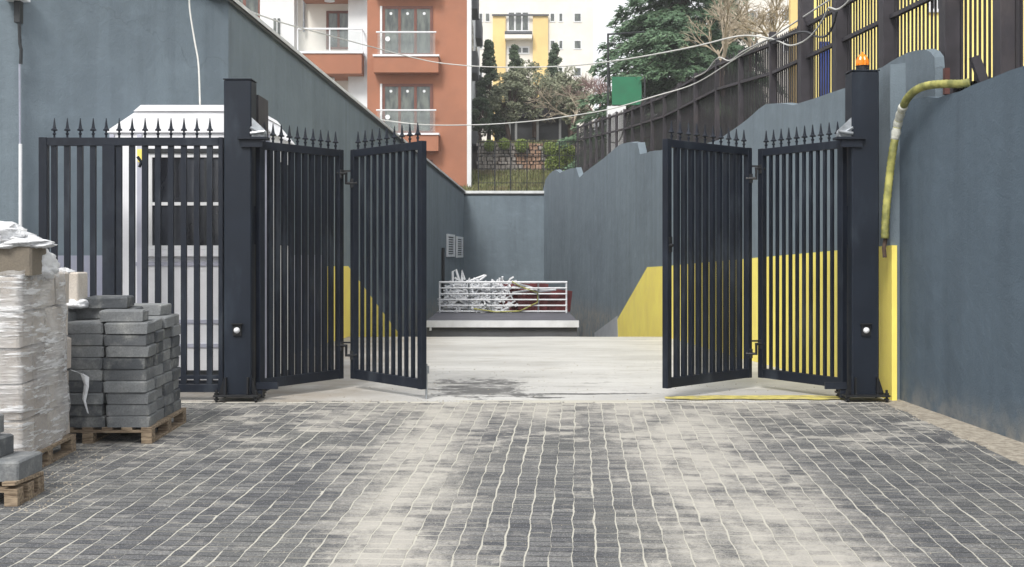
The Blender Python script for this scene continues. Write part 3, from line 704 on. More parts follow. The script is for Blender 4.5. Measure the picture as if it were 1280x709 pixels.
for r, z in prof_:
    for k in range(n): rr_ = r*(1 if k % 2 else .9); vs.append((rr_*math.cos(2*math.pi*k/n), rr_*math.sin(2*math.pi*k/n), z))
m.add(vs, [(i*n+k, i*n+(k+1) % n, (i+1)*n+(k+1) % n, (i+1)*n+k) for i in range(len(prof_)-1) for k in range(n)]); m.build('lamp_dome', MT['amber'], bc)
# fixed fence at the left
ff = empty('fixed_gate_fence', (X(50,12.25), 12.25, .06), 'fixed anthracite fence panel with spear finials left of the gate, before the white cabin', 'fence')
W_ = X(280,12.25)-X(50,12.25); H_ = Z(172,12.25)-.06
def fb(nm, *bx, bev=.004): return MB().box(*bx, b=bev).build(nm, MT['gate'], ff)
fb('stile', 0,.085,-.04,.04,0,H_); fb('stile', W_-.05,W_-.002,-.04,.04,0,H_); fb('top_rail', .085,W_-.05,-.035,.035,H_-.085,H_-.003)
fb('bottom_rail', .085,W_-.05,-.035,.035,.03,.11); fb('bottom_rail', .085,W_-.05,-.02,.02,.165,.205)
bar = MB().box(-.029,.029,-.018,.018,.112,H_-.085).data('bar', MT['gate']); ring = MB()
for k in range(13):
    x = X(68+16.2*k, 12.25)-X(50,12.25)
    if k == 4: fb('mullion', x-.03, x+.10, -.038, .038, .112, H_-.0855)
    else: link('bar', bar, ff, (x, 0, 0))
    link('finial', FIN, ff, (x, 0, H_-.004))

# ================================================================ GUARD CABIN
cb = empty('guard_cabin', (-3.55,13.85,0), 'white prefabricated guard cabin behind the fixed fence, roof corners chamfered', 'cabin')
cx0, cx1, cy0, cy1 = X(137,13.1), X(335,13.1), 13.1, 14.55
zt = Z(132,13.1); zs = Z(166,13.1)
def cbx(nm, mat, *bx, b=0, par=None):
    m = MB().box(*bx, b=b); return child(m, nm, MT[mat], cb)
cbx('body', 'cabin', cx0, cx1, cy0, cy1, .12, zs)
m = MB().prism([(cx0-.03,zs),(cx1+.03,zs),(cx1+.02,zs+.02),(cx1-.16,zt-.07),(cx0+.3,zt-.07),(cx0-.02,zs+.02)], cy0-.03, cy1+.03)
child(m, 'roof', MT['cabin'], cb)
m = MB().prism([(cx0+.28,zt-.068),(cx1-.14,zt-.068),(cx1-.2,zt),(cx0+.36,zt)], cy0-.05, cy1+.05); child(m, 'roof_cap', MT['cabin'], cb)
cbx('base_frame', 'gate', cx0+.01, cx1-.01, cy0+.01, cy1-.01, 0, .119)
for px in (137.5, 172):
    cbx('corner_trim', 'cabin_trim', X(px,13.1), X(px,13.1)+.05, cy0-.018, cy0-.002, .13, zs-.02)
cbx('corner_trim', 'cabin_trim', cx1-.05, cx1+.012, cy0-.02, cy0+.05, .13, zs-.02)
wz0, wz1 = Z(312,13.1), Z(192,13.1); wx0, wx1 = X(186,13.1), X(322,13.1)
wf = MB(); t_ = .045
wf.box(wx0,wx1,cy0-.03,cy0-.001,wz1-t_,wz1).box(wx0,wx1,cy0-.03,cy0-.001,wz0,wz0+t_).box(wx0,wx0+t_,cy0-.03,cy0-.001,wz0+t_,wz1-t_).box(wx1-t_,wx1,cy0-.03,cy0-.001,wz0+t_,wz1-t_)
zm = Z(255,13.1); wf.box(wx0+t_,wx1-t_,cy0-.028,cy0-.001,zm-.018,zm+.018)
wfo = child(wf, 'window', MT['frame_white'], cb)
for k, (a, b) in enumerate(((wx0+t_, wx0+.62), (wx0+.66, wx1-t_))):
    for c_, d_ in ((wz0+t_, zm-.018), (zm+.018, wz1-t_)):
        m = MB().box(a, b, cy0-.012, cy0-.002, c_, d_); m.v = [tuple(Vector(v)-Vector(cb.location)) for v in m.v]; m.build('pane', MT['glass_dark'], wfo)
m = MB().box(wx0+.62, wx0+.66, cy0-.024, cy0-.001, wz0+t_, wz1-t_); m.v = [tuple(Vector(v)-Vector(cb.location)) for v in m.v]; m.build('mullion', MT['coping_dark'], wfo)
cbx('window_hood', 'coping_dark', wx0-.02, wx1+.02, cy0-.05, cy0-.001, wz1+.004, wz1+.05)
cbx('window_sill', 'cabin', wx0-.05, wx1+.05, cy0-.07, cy0-.001, wz0-.075, wz0-.004)
for z in (Z(330,13.1), Z(402,13.1), Z(432,13.1)): cbx('panel_rib', 'cabin_trim', cx0+.27, cx1-.03, cy0-.015, cy0-.001, z-.02, z+.02)
cbx('panel_rib', 'coping_dark', cx0+.27, cx1-.03, cy0-.014, cy0-.001, .14, Z(463,13.1))
child(MB().prism([(X(170,13)+.0,Z(202,13)),(X(178,13),Z(202,13)),(X(180,13),Z(186,13)),(X(169,13),Z(186,13))], 13.06, 13.098), 'sticker', MT['yellow'], cb)
child(MB().tube([P(172,196,13.0),P(177,203,13.0),P(174,209,13.0)], .018, 6), 'hook', MT['gate'], cb)
# the number on the cabin corner
def text(body, size, loc, mat, par, name='lettering', rot=(R(90),0,0), sx=1):
    cu = bpy.data.curves.new(name, 'FONT'); cu.body = body; cu.size = size; cu.extrude = .002; cu.align_x = 'CENTER'
    o = bpy.data.objects.new(name, cu); C.objects.link(o); bpy.context.view_layer.update()
    me = bpy.data.meshes.new_from_object(o.evaluated_get(bpy.context.evaluated_depsgraph_get())); bpy.data.objects.remove(o)
    me.materials.clear(); me.materials.append(MT[mat]); q = link(name, me, par); q.location = Vector(loc)-Vector(par.location); q.rotation_euler = rot; q.scale = (sx,1,1); return q
text('2', .17, (X(142.5,13.07), 13.072, Z(244,13.07)), 'coping_dark', cb, sx=1.2)
# cabin side window
m = MB().box(cx1-.002, cx1+.02, cy0+.35, cy1-.3, wz0, wz1); sw = child(m, 'side_window', MT['frame_white'], cb)
m = MB().box(cx1+.02, cx1+.024, cy0+.40, cy1-.35, wz0+.05, wz1-.05); m.v = [tuple(Vector(v)-Vector(cb.location)) for v in m.v]; m.build('pane', MT['glass_dark'], sw)
# downspout and bracket on the far-left wall
dp = empty('downspout', P(25,290,13.4), 'thin white downspout with a ragged dark joint on the far left of the wall', 'downspout')
child(MB().tube([P(25.5,180,13.32),P(25.5,292,13.32)], .02, 8), 'pipe', MT['white'], dp)
child(MB().box(X(22,13.4),X(29,13.4),13.3,13.4,Z(30,13.4),Z(2,13.4)), 'joint_strip', MT['coping_dark'], dp)
child(MB().tube([P(24,30,13.3),P(25,55,13.3),P(26.5,62,13.3),P(26,80,13.3)], .02, 6), 'joint_strip', MT['coping_dark'], dp)
child(MB().tube([P(24.5,80,13.33),P(25,180,13.33)], .012, 6), 'conduit', MT['wall_low'], dp)
child(MB().box(X(12,13.4),X(38,13.4),13.15,13.4,Z(3,13.4),Z(-8,13.4)), 'bracket', MT['white'], dp)

# ================================================================ PALLETS AND BLOCKS
def pallet(x0, x1, y0, y1, label, group='wooden pallets in the yard', broken=False):
    cx, cy = (x0+x1)/2, (y0+y1)/2; z = gz(cy)
    t = empty('wooden_pallet', (cx, cy, z), label, 'pallet', group); t.rotation_euler = (math.atan(SLOPE), 0, 0)
    hx, hy = (x1-x0)/2, (y1-y0)/2
    for k in range(7):
        w = .09; x = -hx+k*(2*hx-w)/6
        m = MB().box(x, x+w, -hy, hy, .115, .138, b=.003); o = m.build('deck_board', MT['wood'], t)
        if broken and k > 3: o.rotation_euler = (rnd.uniform(-.06,.03), rnd.uniform(-.05,.05), rnd.uniform(-.08,.08))
    for yy in (-hy, -.05, hy-.1):
        MB().box(-hx, hx, yy, yy+.1, .094, .1145, b=.002).build('cross_board', MT['wood'], t)
        for xx in (-hx, -.045, hx-.09):
            MB().box(xx, xx+.09, yy, yy+.1, .0225, .0935, b=.003).build('block_foot', MT['wood'], t)
    for xx in (-hx, -.045, hx-.09): MB().box(xx, xx+.09, -hy, hy, 0, .022, b=.002).build('skid_board', MT['wood'], t)
    return t
pallet(-4.1, -3.02, 9.9, 10.95, 'wooden pallet under the dark block stack beside the fence')
pallet(-4.75, -3.55, 8.55, 9.62, 'wooden pallet under the film wrapped tan blocks')
pallet(-4.3, -3.24, 7.74, 8.18, 'splintered brown pallet under the dark slabs at the left edge', broken=True)
# dark block stack
bs = empty('block_stack', (-3.5, 10.4, gz(10.4)+.138), 'stack of dark grey concrete paving blocks on a pallet, loose ones on top', 'block stack'); bs.rotation_euler = (math.atan(SLOPE),0,0)
BL, BW, BH = .355, .24, .096
bvar = {}
def bmesh_block(l, w, h):
    out = []
    for q in range(3):
        m = MB().box(-l/2, l/2, -w/2, w/2, .001, h-.004, b=.011)
        m.v = [(x+rnd.uniform(-.007,.007), y+rnd.uniform(-.007,.007), z+rnd.uniform(-.003,.002)) for x, y, z in m.v]
        out.append(m.data('block', MT['dark_block']))
    return out
bvar[0] = bmesh_block(BL, BW, BH); bvar[1] = bmesh_block(BW, .44, BH)
def blk(par, me, x, y, z, rz=0, rx=0, ry=0, name='block'):
    o = link(name, me, par, (x, y, z)); o.rotation_euler = (rx, ry, rz); return o
pit = .0985
for c in range(9):
    jx = lambda: rnd.uniform(-.016, .016)
    for r_ in range(4):                                    # rows in depth
        y = -.5+.125+r_*.25
        for q in range(3):
            x = .44-.178-q*.362
            if c == 8 and (r_ == 0 and q == 2): continue
            blk(bs, bvar[0][rnd.randrange(3)], x+jx(), y+jx()*.7, c*pit, rnd.uniform(-.02,.02))
sx = lambda px, py, Y: P(px, py, Y)
def topblk(px0, px1, ytop, Y, layer, rz=0, dx=0):
    xc = (X(px0, Y)+X(px1, Y))/2 - bs.location.x
    blk(bs, bvar[0][rnd.randrange(3)], xc, Y-bs.location.y, layer*pit, rz, rnd.uniform(-.02,.02), rnd.uniform(-.02,.02))
topblk(130, 184, 382, 10.05, 9, .10)
topblk(96, 140, 378, 10.34, 9, .03)
topblk(128, 172, 378, 10.36, 9, .0)
topblk(117, 162, 364, 10.3, 10, .06)
topblk(168, 204, 376, 10.72, 9, -.15)
topblk(108, 150, 376, 10.7, 9, .06)
# scrap of plastic on the dark blocks
m = MB(); pts = [P(90,463,9.86),P(100,466,9.85),P(106,470,9.84),P(108,482,9.83),P(105,500,9.83),P(110,516,9.84)]
wd = [.02,.03,.035,.02,.015,.006]
vs = []
for p_, w in zip(pts, wd): vs += [p_-Vector((w,0,-.01)), p_+Vector((w*.3,-.02,0)), p_+Vector((w,.0,-.01))]
m.add(vs, [(3*i+k, 3*i+k+1, 3*i+k+4, 3*i+k+3) for i in range(5) for k in range(2)]); m.v += [tuple(Vector(v)+Vector((0,.004,0))) for v in m.v]; nn = len(vs)
m.f += [tuple(reversed([i+nn for i in f])) for f in list(m.f)]; m.mi = [0]*len(m.f)
tag(m.build('plastic_scrap', MT['plastic']), 'torn scrap of clear plastic stuck on the front of the dark blocks', 'plastic scrap')
# tan block stack
ts = empty('wrapped_block_stack', (-4.1, 9.1, gz(9.1)+.138), 'tall stack of tan pumice blocks tightly wrapped in clear film', 'block stack'); ts.rotation_euler = (math.atan(SLOPE),0,0)
tb = []
for q in range(3):
    m = MB().box(-.192,.192,-.12,.12,.004,.258, b=.016); m.v = [(x+rnd.uniform(-.005,.005), y+rnd.uniform(-.005,.005), z) for x, y, z in m.v]; tb.append(m.data('block', MT['tan_block']))
for c in range(5):
    for r_ in range(4):
        for q in range(3):
            x = .50-.2-q*.4; y = -.42+.12+r_*.245
            blk(ts, tb[rnd.randrange(3)], x+rnd.uniform(-.016,.012), y+rnd.uniform(-.014,.02), c*.266, rnd.uniform(-.02,.02))
bm_ = MB().box(-.26,.26,-.16,.16,0,.215, b=.015).data('brown_block', MT['brown_block'])
blk(ts, bm_, .30, -.22, 5*.266+.002, .03, name='brown_block'); blk(ts, bm_, -.27, -.22, 5*.266+.002, -.02, name='brown_block')
# film: closed skirt round the stack
def film(par, hx0, hx1, hy0, hy1, z0, z1, push=.026):
    per = []; n = 22
    for k in range(n): per.append((hx0+(hx1-hx0)*k/n, hy0))
    for k in range(n): per.append((hx1, hy0+(hy1-hy0)*k/n))
    for k in range(n): per.append((hx1-(hx1-hx0)*k/n, hy1))
    for k in range(n): per.append((hx0, hy1-(hy1-hy0)*k/n))
    N = len(per); nz = 44; cx, cy = (hx0+hx1)/2, (hy0+hy1)/2; vs = []
    for j in range(nz+1):
        z = z0+(z1-z0)*j/nz
        for i, (x, y) in enumerate(per):
            wv = mnoise.noise(Vector((x*3, y*3, z*3.5)))*1.1+mnoise.noise(Vector((x*5+z*7, y*5+z*3, z*9-x*5)))*.6
            k = push*(.9+wv) + (.03*(j/nz-.93)/.07*mnoise.noise(Vector((x*9, y*9, 4))) if j/nz > .93 else 0)
            dx, dy = x-cx, y-cy; l = math.hypot(dx, dy)
            # round the corners a little
            cr = 1-.035*max(0, abs(dx/(hx1-cx))+abs(dy/(hy1-cy))-1.6)/.4
            zz = z + (.05*mnoise.noise(Vector((x*4, y*4, 9))) if j in (0, nz) else 0)
            vs.append(((cx+dx*cr)+dx/l*k, (cy+dy*cr)+dy/l*k, zz))
    fs = [(j*N+i, j*N+(i+1) % N, (j+1)*N+(i+1) % N, (j+1)*N+i) for j in range(nz) for i in range(N)]
    return MB().add(vs, fs).build('stretch_film', MT['film'], par, smooth=True)
film(ts, -.72, .515, -.435, .445, -.03, 5*.266+.03)
# crumpled plastic on top
def crumple(name, par, cx, cy, cz, rx, ry, rz, seed, n=26, label=None):
    vs = []; m = MB()
    for j in range(n+1):
        v = math.pi*j/n
        for i in range(n):
            u = 2*math.pi*i/n; d_ = Vector((math.sin(v)*math.cos(u), math.sin(v)*math.sin(u), math.cos(v)))
            q = d_*2.2+Vector((seed, 0, 0)); k = 1+.32*mnoise.noise(q)+.22*abs(mnoise.noise(q*3))+.12*mnoise.noise(q*7)
            vs.append((cx+d_.x*rx*k, cy+d_.y*ry*k, cz+max(-.6, d_.z)*rz*k))
    fs = [(j*n+i, j*n+(i+1) % n, (j+1)*n+(i+1) % n, (j+1)*n+i) for j in range(n) for i in range(n)]
    return m.add(vs, fs).build(name, MT['plastic'], par, smooth=True)
ztp = 5*.266+.217
crumple('loose_plastic', ts, .12, -.2, ztp+.06, .32, .26, .12, 3)
crumple('loose_plastic', ts, .42, -.2, ztp+.015, .22, .2, .055, 8)
crumple('loose_plastic', ts, -.3, -.15, ztp+.09, .3, .26, .16, 12)
crumple('loose_plastic', ts, .48, -.02, 5*.266+.05, .11, .2, .14, 15)
# tan block standing beyond, on loose plastic
ob = empty('pumice_block', P(95,376,10.15), 'single upright tan block with plastic shreds between the two stacks', 'block')
m = MB().box(-.06,.06,-.12,.12,0,.245, b=.01); m.build('block_body', MT['tan_block'], ob)
crumple('plastic_shred', ob, .0, -.05, -.03, .12, .12, .05, 21, n=16); crumple('plastic_shred', ob, -.08, -.05, .24, .08, .1, .04, 23, n=16)
# support stack hidden behind (two courses of the same blocks under the single one)
tl = empty('block_stack', (-3.98, 10.15, gz(10.15)+.138), 'dark and tan blocks piled between the wrapped stack and the dark stack', 'block stack')
for c in range(5): blk(tl, bmesh_block(.2,.44,.19)[0], .12, 0, c*.194, 0)
# slabs at the left edge
sb = empty('slab_stack', (-3.68, 7.97, gz(7.97)+.138), 'dark grey kerb slabs piled on the splintered pallet at the left edge', 'slab stack')
sl1 = MB().box(-.5,.42,-.22,.22,0,.13, b=.012).data('slab', MT['dark_block']); sl2 = MB().box(-.4,.4,-.14,.14,0,.13, b=.012).data('slab', MT['dark_block'])
blk(sb, sl1, .0, .02, .012, .03, name='slab'); blk(sb, sl2, -.16, .06, .146, -.05, name='slab'); blk(sb, sl2, -.24, .08, .28, .04, name='slab')
# ================================================================ GARAGE ROOF SLAB, RAILING, SCRAP
py0, py1 = 29.0, 33.4; zs0 = Z(403,29)
gr = empty('garage_roof', (-.2,31,zs0), 'low grey felt roof slab with white edge over the garage entrance', 'roof')
child(MB().box(-2.12,1.61,py0,py1,zs0-.02,zs0+.03), 'deck', MT['felt'], gr)
child(MB().box(-2.16,1.64,py0-.06,py0-.002,zs0-.12,zs0+.045), 'edge_trim', MT['white'], gr)
child(MB().box(-2.1,1.6,py0+.05,py1,zs0-.9,zs0-.021), 'beam', MT['grey_dark'], gr)
child(MB().tube([(-2.0,py0-.03,zs0-.2),(-2.0,py0-.03,zs0-.125)], .03, 8), 'nozzle', MT['white'], gr)
child(MB().box(1.2,1.55,py0+.3,py0+.6,-3.2,zs0-.9), 'pier', MT['wall_dark'], gr); child(MB().box(-2.05,-1.7,py0+.3,py0+.6,-3.2,zs0-.9), 'pier', MT['wall_dark'], gr)
ry = 33.0; rz0, rz1 = Z(391,ry), Z(352,ry); rx0, rx1 = X(549,ry), X(709,ry)
rl = empty('steel_railing', ((rx0+rx1)/2,ry,rz0), 'white six bar steel railing on the garage roof holding back the scrap heap', 'railing')
for k in range(6):
    z = rz0+.04+(rz1-rz0-.06)*k/5; child(MB().tube([(rx0,ry,z),(rx1,ry,z)], .03 if k == 5 else .021, 8), 'rail', MT['white'], rl)
for px in (549.5, 586, 614, 673, 708):
    x = X(px,ry); child(MB().tube([(x,ry+.01,rz0-.02),(x,ry+.01,rz1)], .025, 8), 'post', MT['white' if px in (549.5,708) else 'steel'], rl)
sc = MB(); r2 = random.Random(5)
for k in range(760):
    a = Vector((rx0+.2+r2.random()**.9*1.7, ry+.15+r2.random()*.5, rz0+.05+r2.random()*.72)); dd = Vector((r2.gauss(0,1), r2.gauss(0,.25), r2.gauss(0,.5))).normalized()*r2.uniform(.12,.4)
    mid = a+dd*.5+Vector((r2.gauss(0,.05),0,r2.gauss(0,.05))); sc.tube([a, mid, a+dd], r2.uniform(.02,.04), 4)
for pp in ([(566,352),(566,340),(570,337),(574,350)],[(577,352),(578,338),(581,350)],[(585,352),(606,344)],[(600,350),(608,344)]):
    sc.tube([P(a,b,ry+.2) for a, b in pp], .032, 5)
tag(sc.build('scrap_pile', MT['white']), 'tangled heap of thin white scrap strips behind the left of the railing', 'scrap', kind='stuff')
rd = empty('red_scrap_pile', (X(660,ry),ry+.4,rz0), 'dark red scrap sheets behind the right of the railing', 'scrap')
for k in range(16):
    x = X(626+5*k, ry)+r2.uniform(-.1,.1); m = MB().box(-.22,.22,-.02,.02,0,r2.uniform(.6,.86) if k < 11 else r2.uniform(.3,.6))
    o = m.build('sheet', MT['junk_red'], rd, loc=Vector((x, ry+.25+r2.random()*.35, rz0+.03))-Vector(rd.location)); o.rotation_euler = (r2.uniform(-.1,.1), r2.uniform(-.12,.12), r2.uniform(-.3,.3))
m = MB(); hp_ = [(592,386),(620,390),(650,389),(672,378),(672,366),(650,358),(640,352)]
tag(m.tube([P(a,b,ry-.05) for a, b in hp_], .02, 6).build('yellow_hose', MT['hose'], smooth=True), 'thin yellow hose looped over the scrap behind the railing', 'hose')
m = MB(); m.tube([P(642,354,ry+.1),P(660,358,ry+.1),P(675,364,ry+.1),P(695,362,ry+.1)], .035, 5).tube([P(640,366,ry+.1),P(665,362,ry+.1),P(700,360,ry+.1)], .03, 5)
tag(m.build('pale_board', MT['white']), 'pale bent strips lying over the dark red scrap sheets', 'scrap')

# ================================================================ BACKGROUND BUILDINGS
def win(par, x0, x1, y, z0, z1, fm, gm, nm=2, t=.06, axis='x', depth=.05, hor=()):
    """window frame part with pane sub-parts; faces -Y"""
    L = Vector(par.location); m = MB()
    m.box(x0,x1,y-depth,y-.002,z1-t,z1).box(x0,x1,y-depth,y-.002,z0,z0+t).box(x0,x0+t,y-depth,y-.002,z0+t,z1-t).box(x1-t,x1,y-depth,y-.002,z0+t,z1-t)
    w = (x1-x0-t)/nm
    for k in range(1, nm): m.box(x0+k*w, x0+k*w+t, y-depth+.004, y-.002, z0+t, z1-t)
    f = child(m, 'window', MT[fm], par)
    for k in range(nm):
        q = MB().box(x0+k*w+t, x0+(k+1)*w, y-.02, y-.004, z0+t, z1-t); q.v = [tuple(Vector(v)-L) for v in q.v]; q.build('pane', MT[gm], f)
    return f
YO = 48.0
ob_ = empty('apartment_building', (X(522,YO), YO, 3.3), 'terracotta and white apartment block with glass balconies above the left wall', 'building')
x0, x1 = X(459,YO), X(584,YO); ztb = Z(-60,YO)
child(MB().box(x0,x1,YO,YO+.3,3.0,ztb), 'facade', MT['orange'], ob_)
child(MB().box(x0,x1-.01,YO+.301,YO+19,3.0,ztb-.01), 'side_wall', MT['render_white'], ob_)
child(MB().box(x1-.009,x1+.16,YO-.02,YO+.9,3.0,ztb), 'corner_trim', MT['render_white'], ob_)
for k, (yy0, yy1) in enumerate(((8,70),(105,167),(200,262),(-90,-28))):
    zt_, zb_ = Z(yy0,YO), Z(yy1,YO); a, b = X(478,YO), X(541,YO)
    if zb_ < 3: zb_ = 3.05
    win(ob_, a, b, YO-.002, zb_, zt_, 'frame_brown', 'glass', nm=3, t=.11)
    child(MB().box(a-.09,a-.005,YO-.08,YO-.003,zb_,zt_), 'jamb', MT['frame_white'], ob_)
    # glass guard with rails
    zr_ = zt_-(zt_-zb_)*.55; L = Vector(ob_.location)
    child(MB().tube([(a-.22,YO-.32,zr_),(b+.16,YO-.32,zr_)], .035, 6), 'guard_rail', MT['white'], ob_)
    child(MB().box(a-.16,b+.12,YO-.33,YO-.315,zb_+.02,zr_-.04), 'guard_glass', MT['rail_glass'], ob_)
    # planter box ledge
    zl = Z(yy1+1, YO)
    child(MB().box(X(469,YO),X(549,YO),YO-.55,YO-.004,zl-.72,zl-.08), 'planter_box', MT['orange'], ob_)
    child(MB().box(X(468,YO),X(550,YO),YO-.6,YO-.003,zl-.078,zl), 'ledge', MT['white'], ob_)
    # round decals and lamps in the glazing
    for q in range(3):
        qx = a+(b-a)*(.17+.33*q); m = MB().lathe([(.02,-.03),(.06,-.02),(.06,0)], 10, Matrix.Translation((qx,YO-.03,zt_-.3)) @ Matrix.Rotation(R(90),4,'X')); child(m, 'lamp', MT['white'], ob_)
    child(MB().lathe([(.1,0),(.1,.01)], 12, Matrix.Translation((a+.25,YO-.345,zr_-.28)) @ Matrix.Rotation(R(90),4,'X')), 'round_sticker', MT['white'], ob_)
# side face windows (grey boxes seen edge-on)
for zc in (Z(85,YO+4), Z(185,YO+4), Z(5,YO+4), Z(285,YO+4)):
    for yy in (YO+4, YO+11):
        child(MB().box(x1-.009,x1+.3,yy,yy+2.6,zc-.2,zc+.75), 'oriel_box', MT['grey_dark'], ob_)
        child(MB().box(x1-.009,x1+.05,yy+.2,yy+2.4,zc+.9,zc+2.2), 'window', MT['glass'], ob_)
# white wing with balconies, a step back
YW = 50.0
xw0, xw1 = X(285,YW), x0-.01
child(MB().box(X(330,YW),X(372,YW),YW-.8,YW,2.9,ztb), 'white_pier', MT['render_white'], ob_)
child(MB().box(X(440,YW),xw1,YW-1.2,YW,2.9,ztb), 'white_pier', MT['render_white'], ob_)
child(MB().box(X(372.2,YW),X(439.8,YW),YW,YW+.3,2.9,ztb), 'recess_wall', MT['render_cream'], ob_)
child(MB().box(X(200,YW),X(329.8,YW),YW-.4,YW+.3,2.9,ztb), 'left_wing', MT['grey_dark'], ob_)
for ys_, in ((-8,),(-110,)): win(ob_, X(288,YW), X(332,YW)-.1, YW-.41, Z(ys_+38,YW), Z(ys_,YW), 'frame_brown', 'glass', nm=2, t=.12)
for top, bot, sl0, sl1 in ((36,64,65,92),(-66,-36,-36,-8),(140,170,168,196)):
    bx0, bx1, by = X(372,YW-2), X(452,YW-2), YW-2.0
    child(MB().box(bx0,bx1,by,YW-.003,Z(sl1,by),Z(sl0+2,by)), 'balcony_slab', MT['orange'], ob_)
    child(MB().box(bx0-.05,bx1+.05,by-.05,YW-.004,Z(sl0+2,by)+.002,Z(sl0,by)+.03), 'ledge', MT['white'], ob_)
    child(MB().box(bx0,bx1,by+.02,by+.035,Z(bot,by),Z(top+3,by)), 'guard_glass', MT['rail_glass'], ob_)
    child(MB().tube([(bx0,by+.03,Z(top,by)),(bx1,by+.03,Z(top,by)),(bx1,YW-1.25,Z(top,by))], .04, 6), 'guard_rail', MT['white'], ob_)
    for q in (0, .5, 1): x = bx0+(bx1-bx0)*q; child(MB().tube([(x,by+.03,Z(sl0,by)+.03),(x,by+.03,Z(top,by))], .03, 6), 'guard_post', MT['white'], ob_)
    win(ob_, X(408,YW), X(438.5,YW), YW-.003, Z(sl0-3,YW), Z(top-22,YW), 'frame_brown', 'glass', nm=2, t=.1)
    child(MB().lathe([(.22,-.1),(.22,-.03),(.1,0)], 12, Matrix.Translation((X(412,YW-1), YW-1, Z(sl1,by)-.01))), 'ceiling_lamp', MT['white'], ob_)
for x in (347, 352): child(MB().box(X(x,YW),X(x,YW)+.09,YW-.86,YW-.802,Z(48,YW),Z(28,YW)), 'vent_slot', MT['glass'], ob_)
child(MB().tube([P(380,-20,YW-.2),P(380,40,YW-.2)], .06, 6), 'rain_pipe', MT['steel'], ob_)
# far cream building
YB = 110.0
fb_ = empty('apartment_building', (X(670,YB), YB, 3.5), 'pale overexposed apartment block with yellow panels behind the trees in the middle', 'building')
child(MB().box(X(560,YB),X(742,YB),YB,YB+12,3.5,Z(-60,YB)), 'wall', MT['render_cream'], fb_)
for a, b in ((616,632),(666,685)): child(MB().box(X(a,YB),X(b,YB),YB-.3,YB-.003,3.5,Z(20,YB)), 'yellow_panel', MT['render_yellow'], fb_)
child(MB().box(X(631,YB),X(665,YB),YB-1.2,YB-.004,Z(45,YB),Z(42,YB)), 'balcony_slab', MT['grey_dark'], fb_); child(MB().box(X(631,YB),X(665,YB),YB-1.2,YB-.004,Z(51,YB),Z(46,YB)), 'balcony_front', MT['render_cream'], fb_)
child(MB().box(X(615,YB),X(686,YB),YB-.5,YB-.3,Z(21,YB),Z(19,YB)), 'cornice', MT['grey_dark'], fb_)
for a, b in ((598,604),(606,613),(687,694),(698,704),(717,727)):
    for c_, d_ in ((16,28),(50,62),(84,96)): win(fb_, X(a,YB), X(b,YB), YB-.003, Z(d_,YB), Z(c_,YB), 'frame_white', 'glass', nm=1, t=.1)
for c_, d_ in ((14,40),(58,68)): win(fb_, X(634,YB), X(662,YB), YB-.003, Z(d_,YB), Z(c_,YB), 'frame_white', 'glass', nm=3, t=.15)
# yellow house behind the fence
YH = 24.0
yh = empty('yellow_house', (10,YH,3.5), 'bright yellow house seen through the iron pickets at the right', 'house')
m = MB(); q = [(X(992,YH),YH),(X(1500,YH),YH),(X(1500,YH)+3,YH+9),(X(994,YH+9)+.3,YH+9)]; m.add([(*p_,3.4) for p_ in q]+[(*p_,11) for p_ in q], [(0,3,2,1),(4,5,6,7)]+[(k,(k+1)%4,(k+1)%4+4,k+4) for k in range(4)]); child(m, 'wall', MT['yellow_house'], yh)
child(MB().box(X(986,YH),X(1003,YH),YH-.15,YH-.003,3.4,11.1), 'corner_pilaster', MT['render_yellow'], yh)
for a, b, c_, d_ in ((1158,1180,-30,16),): win(yh, X(a,YH), X(b,YH), YH-.003, Z(d_,YH), Z(c_,YH), 'frame_white', 'glass_dark', nm=2, t=.07)
for a, b in ((1046,1052),): child(MB().box(X(a,YH),X(b,YH),YH-.05,YH-.003,3.4,Z(-40,YH)), 'pale_panel', MT['render_cream'], yh)
bl = MB().box(X(1024,21),X(1037,21),21,21.04,3.6,Z(52,21)); tag(bl.build('blue_sheet', MT['blue']), 'blue hanging sheet seen through the pickets left of the beacon', 'sheet')

# ================================================================ BANK: stone wall, grass, mesh fence, shed
YS = 52.0
sw_ = empty('stone_wall', (X(660,YS),YS,4.3), 'dry stone retaining wall on the bank behind the end wall', 'wall')
child(MB().box(X(560,YS),X(760,YS),YS,YS+.4,3.0,Z(180,YS)), 'wall_core', MT['mortar'], sw_)
stn = MB(); stb = MB(); r3 = random.Random(11)
z = Z(216,YS); rowi = 0
while z < Z(182,YS):
    h = r3.uniform(.13,.2); x = X(592,YS)+r3.uniform(0,.2)
    while x < X(730,YS):
        w = r3.uniform(.13,.3); tgt = stb if (X(640,YS) < x < X(676,YS) and r3.random() < .85) else stn
        n0 = len(tgt.v); tgt.box(x+.025, x+w-.02, YS-r3.uniform(.06,.14), YS-.002, z+.02, z+h-.02)
        for q in range(n0, len(tgt.v)): a = tgt.v[q]; tgt.v[q] = (a[0]+r3.uniform(-.02,.02), a[1]+(r3.uniform(-.03,.02) if a[1] < YS-.01 else 0), a[2]+r3.uniform(-.02,.02))
        x += w
    z += h
tag(child(stn, 'stones', MT['stone'], sw_), kind='stuff'); tag(child(stb, 'brown_stones', MT['stone_brown'], sw_), kind='stuff')
bk = MB(); bk.add([(-8,44.4,3.3),(12,44.4,3.3),(12,YS-.02,Z(214,YS)),(-8,YS-.02,Z(214,YS))], [(0,1,2,3)])
bk.add([(-8,YS+.3,Z(181,YS)),(12,YS+.3,Z(181,YS)),(14,70,Z(176,70)),(-12,70,Z(176,70)),(14,130,Z(176,70)),(-12,130,Z(176,70))], [(0,1,2,3),(3,2,4,5)])
tag(bk.build('grass_bank', MT['ground']), kind='structure')
gs = MB()
